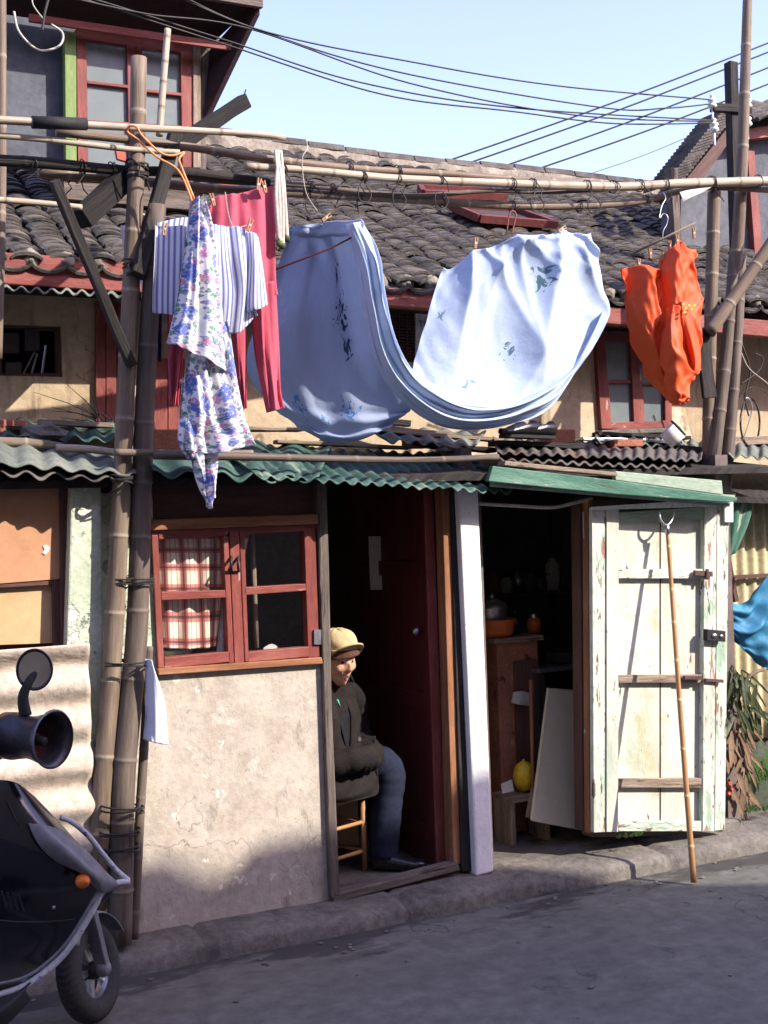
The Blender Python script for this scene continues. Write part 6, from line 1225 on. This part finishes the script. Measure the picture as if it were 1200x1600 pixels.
# hoop and wires on the far right upper wall
for k, (cx, cy, rx, ry, lb) in enumerate(((1172, 660, 15, 37, 'black hoop leaning on the upper wall at right'),)):
    g = MB(); g.tube([P(cx+rx*math.cos(t*.2618), cy+ry*math.sin(t*.2618), .55) for t in range(25)], .006, 6); T(g.build('hoop', M['wire'], smooth=True), lb, 'hoop')
wl_ = [([(1156, 545, .4), (1170, 575, .4), (1200, 600, .4), (1240, 640, .4)], .003, 'paletw', 'pale twine stretched from the right poles'), ([(1158, 600, .5), (1185, 580, .5), (1192, 560, .5), (1180, 552, .5)], .004, 'wire', 'dark wire coil hanging on the right upper wall'),
       ([(1150, 625, .5), (1180, 605, .5), (1230, 640, .5)], .003, 'wire', 'thin dark wire arched over the hoop'), ([(1160, 690, .5), (1175, 640, .5), (1166, 622, .5), (1156, 660, .5)], .003, 'steel', 'bent steel wire beside the hoop'),
       ([(1160, 540, .5), (1172, 580, .5), (1164, 620, .5), (1170, 650, .5)], .005, 'wire', 'hanging dark cable on the right upper wall')]
for p, th, m, lb in wl_: wirething('loose_wire', p, th, m, lb, 'wire', 'loose wires at the right')
# wires at the top left
wirething('loose_wire', [(22, 18, .6), (30, 50, .6), (60, 78, .6), (92, 72, .6), (98, 52, .6), (80, 38, .6)], .005, 'paletw', 'pale looped cable hanging from the dormer eave', 'wire')
wirething('loose_wire', [(66, 48, .6), (70, 20, .6), (78, -10, .6)], .006, 'wire', 'dark cable end hanging left of the dormer window', 'wire')
wirething('loose_wire', [(68, 30, .6), (52, 8, .6), (50, -10, .6)], .003, 'paletw', 'thin pale wire at the top left corner', 'wire')

# far house behind at the right
FH = empty('gabled_house', V(6.9, 2.6, 0), 'taller neighbouring house with grey gable and red timber at the upper right', 'house')
YG = 1.55
zg = P(1060, 300, YG).z
g = MB(); g.prism([P(1064, 420, YG), P(1420, 430, YG), P(1420, 170, YG), P(1188, 170, YG), P(1140, 205, YG), P(1064, 300, YG)], Vector((0, .2, 0))); g.build('gable_wall', M['greywall'], FH)
g = MB(); g.prism([P(1056, 300, YG-.25), P(1140, 196, YG-.25), P(1148, 210, YG-.25), P(1080, 305, YG-.25)], Vector((0, .24, 0))); g.build('barge_board', M['brownframe'], FH)
g = MB(); random.seed(8)
A = P(1054, 286, YG-.3); B = P(1143, 172, YG-.3)
for i in range(22):
    t = i/21; c = A.lerp(B, t); g.prism([c+V(-.07, 0, -.02), c+V(.09, 0, .035), c+V(.09, 0, .055), c+V(-.07, 0, .0)], Vector((0, .22, 0)))
g.build('gable_tiles', M['tile'], FH)
g = MB(); g.prism([P(1168, 235, YG-.05), P(1179, 236, YG-.05), P(1192, 400, YG-.05), P(1180, 400, YG-.05)], Vector((0, .045, 0))); g.build('red_post', M['red'], FH)
g = MB(); g.prism([P(1150, 205, YG-.12), P(1260, 186, YG-.12), P(1260, 206, YG-.12), P(1150, 220, YG-.12)], Vector((0, .1, 0))); g.build('red_beam', M['red'], FH)
def roof2(u, v):
    q = P(1186, 188, YG-.25).lerp(P(1400, 168, YG-.25), u)+V(0, .35*v, .18*v); return q+V(0, 0, .025*abs(math.sin(u*22))+.01*math.sin(v*40))
g = MB(); g.grid(roof2, 140, 50); g.build('porch_tiles', M['tile'], FH, smooth=False, solid=.02)

# ================================================================== POWER LINES
def insul(x, y, Y, label):
    c = P(x, y, Y); e = empty('insulator', c, label, 'insulator', 'porcelain insulators at the upper right')
    g = MB(); g.lathe([(0, .075), (.011, .072), (.014, .062), (.009, .052), (.023, .044), (.026, .036), (.015, .028), (.025, .014), (.028, .005), (.015, -.005), (.009, -.01), (0, -.01)], c, (0, 0, 1), 18); g.build('porcelain_body', M['porcelain'], e, smooth=True)
    g = MB(); g.tube([c, c-V(0, 0, .08)], .006, 6); g.build('pin', M['steel'], e)
YI = .62
for x, y, lb in ((1113, 168, 'upper insulator at the left end of the crossarm'), (1116, 205, 'lower insulator hanging under the crossarm'), (1168, 168, 'insulator at the right of the tallest pole'), (1168, 196, 'lower insulator right of the tallest pole')): insul(x, y, YI, lb)
g = MB(); g.beam(P(1112, 168, YI), P(1172, 172, YI), .04, .045, (0, 0, 1)); T(g.build('crossarm', M['darkwood'], bevel=.003), 'dark crossarm carrying the insulators', 'crossarm')
PW = [([(-80, -95, .2), (150, -60, .3), (400, 45, .4), (650, 98, .5), (870, 134, .56), (1113, 156, YI)], 'highest power line running to the upper insulator'), ([(-80, -130, .2), (200, -45, .3), (380, 38, .4), (620, 112, .5), (940, 168, .58), (1040, 169, .6), (1113, 162, YI)], 'second power line from the top'),
      ([(-80, -60, .2), (100, -15, .25), (350, 62, .4), (560, 128, .5), (800, 168, .56), (1113, 188, YI)], 'third power line from the top'), ([(-80, -70, .2), (110, -8, .25), (360, 72, .4), (600, 148, .5), (800, 174, .56), (960, 193, .6), (1116, 192, YI)], 'lowest power line running to the lower insulator'),
      ([(100, -6, .25), (230, 22, .3), (390, 45, .4), (640, 130, .5), (900, 180, .58), (1116, 190, YI)], 'sagging power line that starts under the dormer eave')]
for i, (p, lb) in enumerate(PW): wirething('power_line', p, .0042, 'wire', lb, 'power line', 'power lines across the sky', 60)
for i, (a, b, lb) in enumerate((((640, 272), (1300, 28), 'upper of the four lines rising to the right'), ((660, 280), (1300, 42), 'second of the four lines rising to the right'), ((700, 290), (1300, 66), 'third of the four lines rising to the right'), ((740, 298), (1300, 92), 'lowest of the four lines rising to the right'))):
    m_ = ((a[0]+b[0])/2, (a[1]+b[1])/2+6); wirething('power_line', [(a[0], a[1], 5.0), (m_[0], m_[1], 4.6), (b[0], b[1], 4.2)], .008, 'wire', lb, 'power line', 'power lines across the sky', 30)
wirething('power_line', [(880, 285, 5), (1000, 245, 4.7), (1112, 198, 4.4)], .003, 'wire', 'faint thin line above the ridge at right', 'power line', 'power lines across the sky', 10)

# ================================================================== OPPOSITE SIDE OF THE STREET (casts the shade on the road)
OB = empty('opposite_house', V(8, -7.4, 0), 'house across the street whose roof shades the road', 'house')
W_ = 7.0; t_ = math.tan(EL)/math.cos(AZ)
def opp(px, zedge): # facade x at a spot -> roof point of the caster
    return (px+W_*math.tan(AZ), zedge+W_*t_)
prof = []
for x, y in ((-260, 1330), (150, 1335), (225, 1350), (270, 1338), (335, 1372), (365, 1362), (395, 1322), (450, 1308), (520, 1300), (560, 1290), (600, 1262), (700, 1232), (735, 1215), (770, 1210)):
    p = P(x, y, 0); prof.append(opp(p.x, p.z))
p = P(800, 1300, 0); prof.append(opp(p.x, -.05))
for x, z in ((850, -.15), (885, -.42), (930, -.6), (990, -.66), (1025, -.38), (1070, -.5), (1100, -.30), (1200, -.26), (1400, -.25)):
    p = P(x, 1300, 0); prof.append(opp(p.x, z))
prof = [(-14, 7.6), (-6, 7.6), (-6, 7.0), (0, 7.2), (2, 7.9), (prof[0][0]-.01, 7.9)]+prof+[(prof[-1][0]+.5, prof[-1][1]-1.2), (30, prof[-1][1]-1.2)]  # roof line follows the shade edge; runs beyond it added to cut sky light
poly = [(x, -W_, z) for x, z in prof]; poly = poly+[(poly[-1][0], -W_, 0), (poly[0][0], -W_, 0)]
g = MB(); g.prism(poly, Vector((0, -2.5, 0))); g.build('house_body', M['upper'], OB)
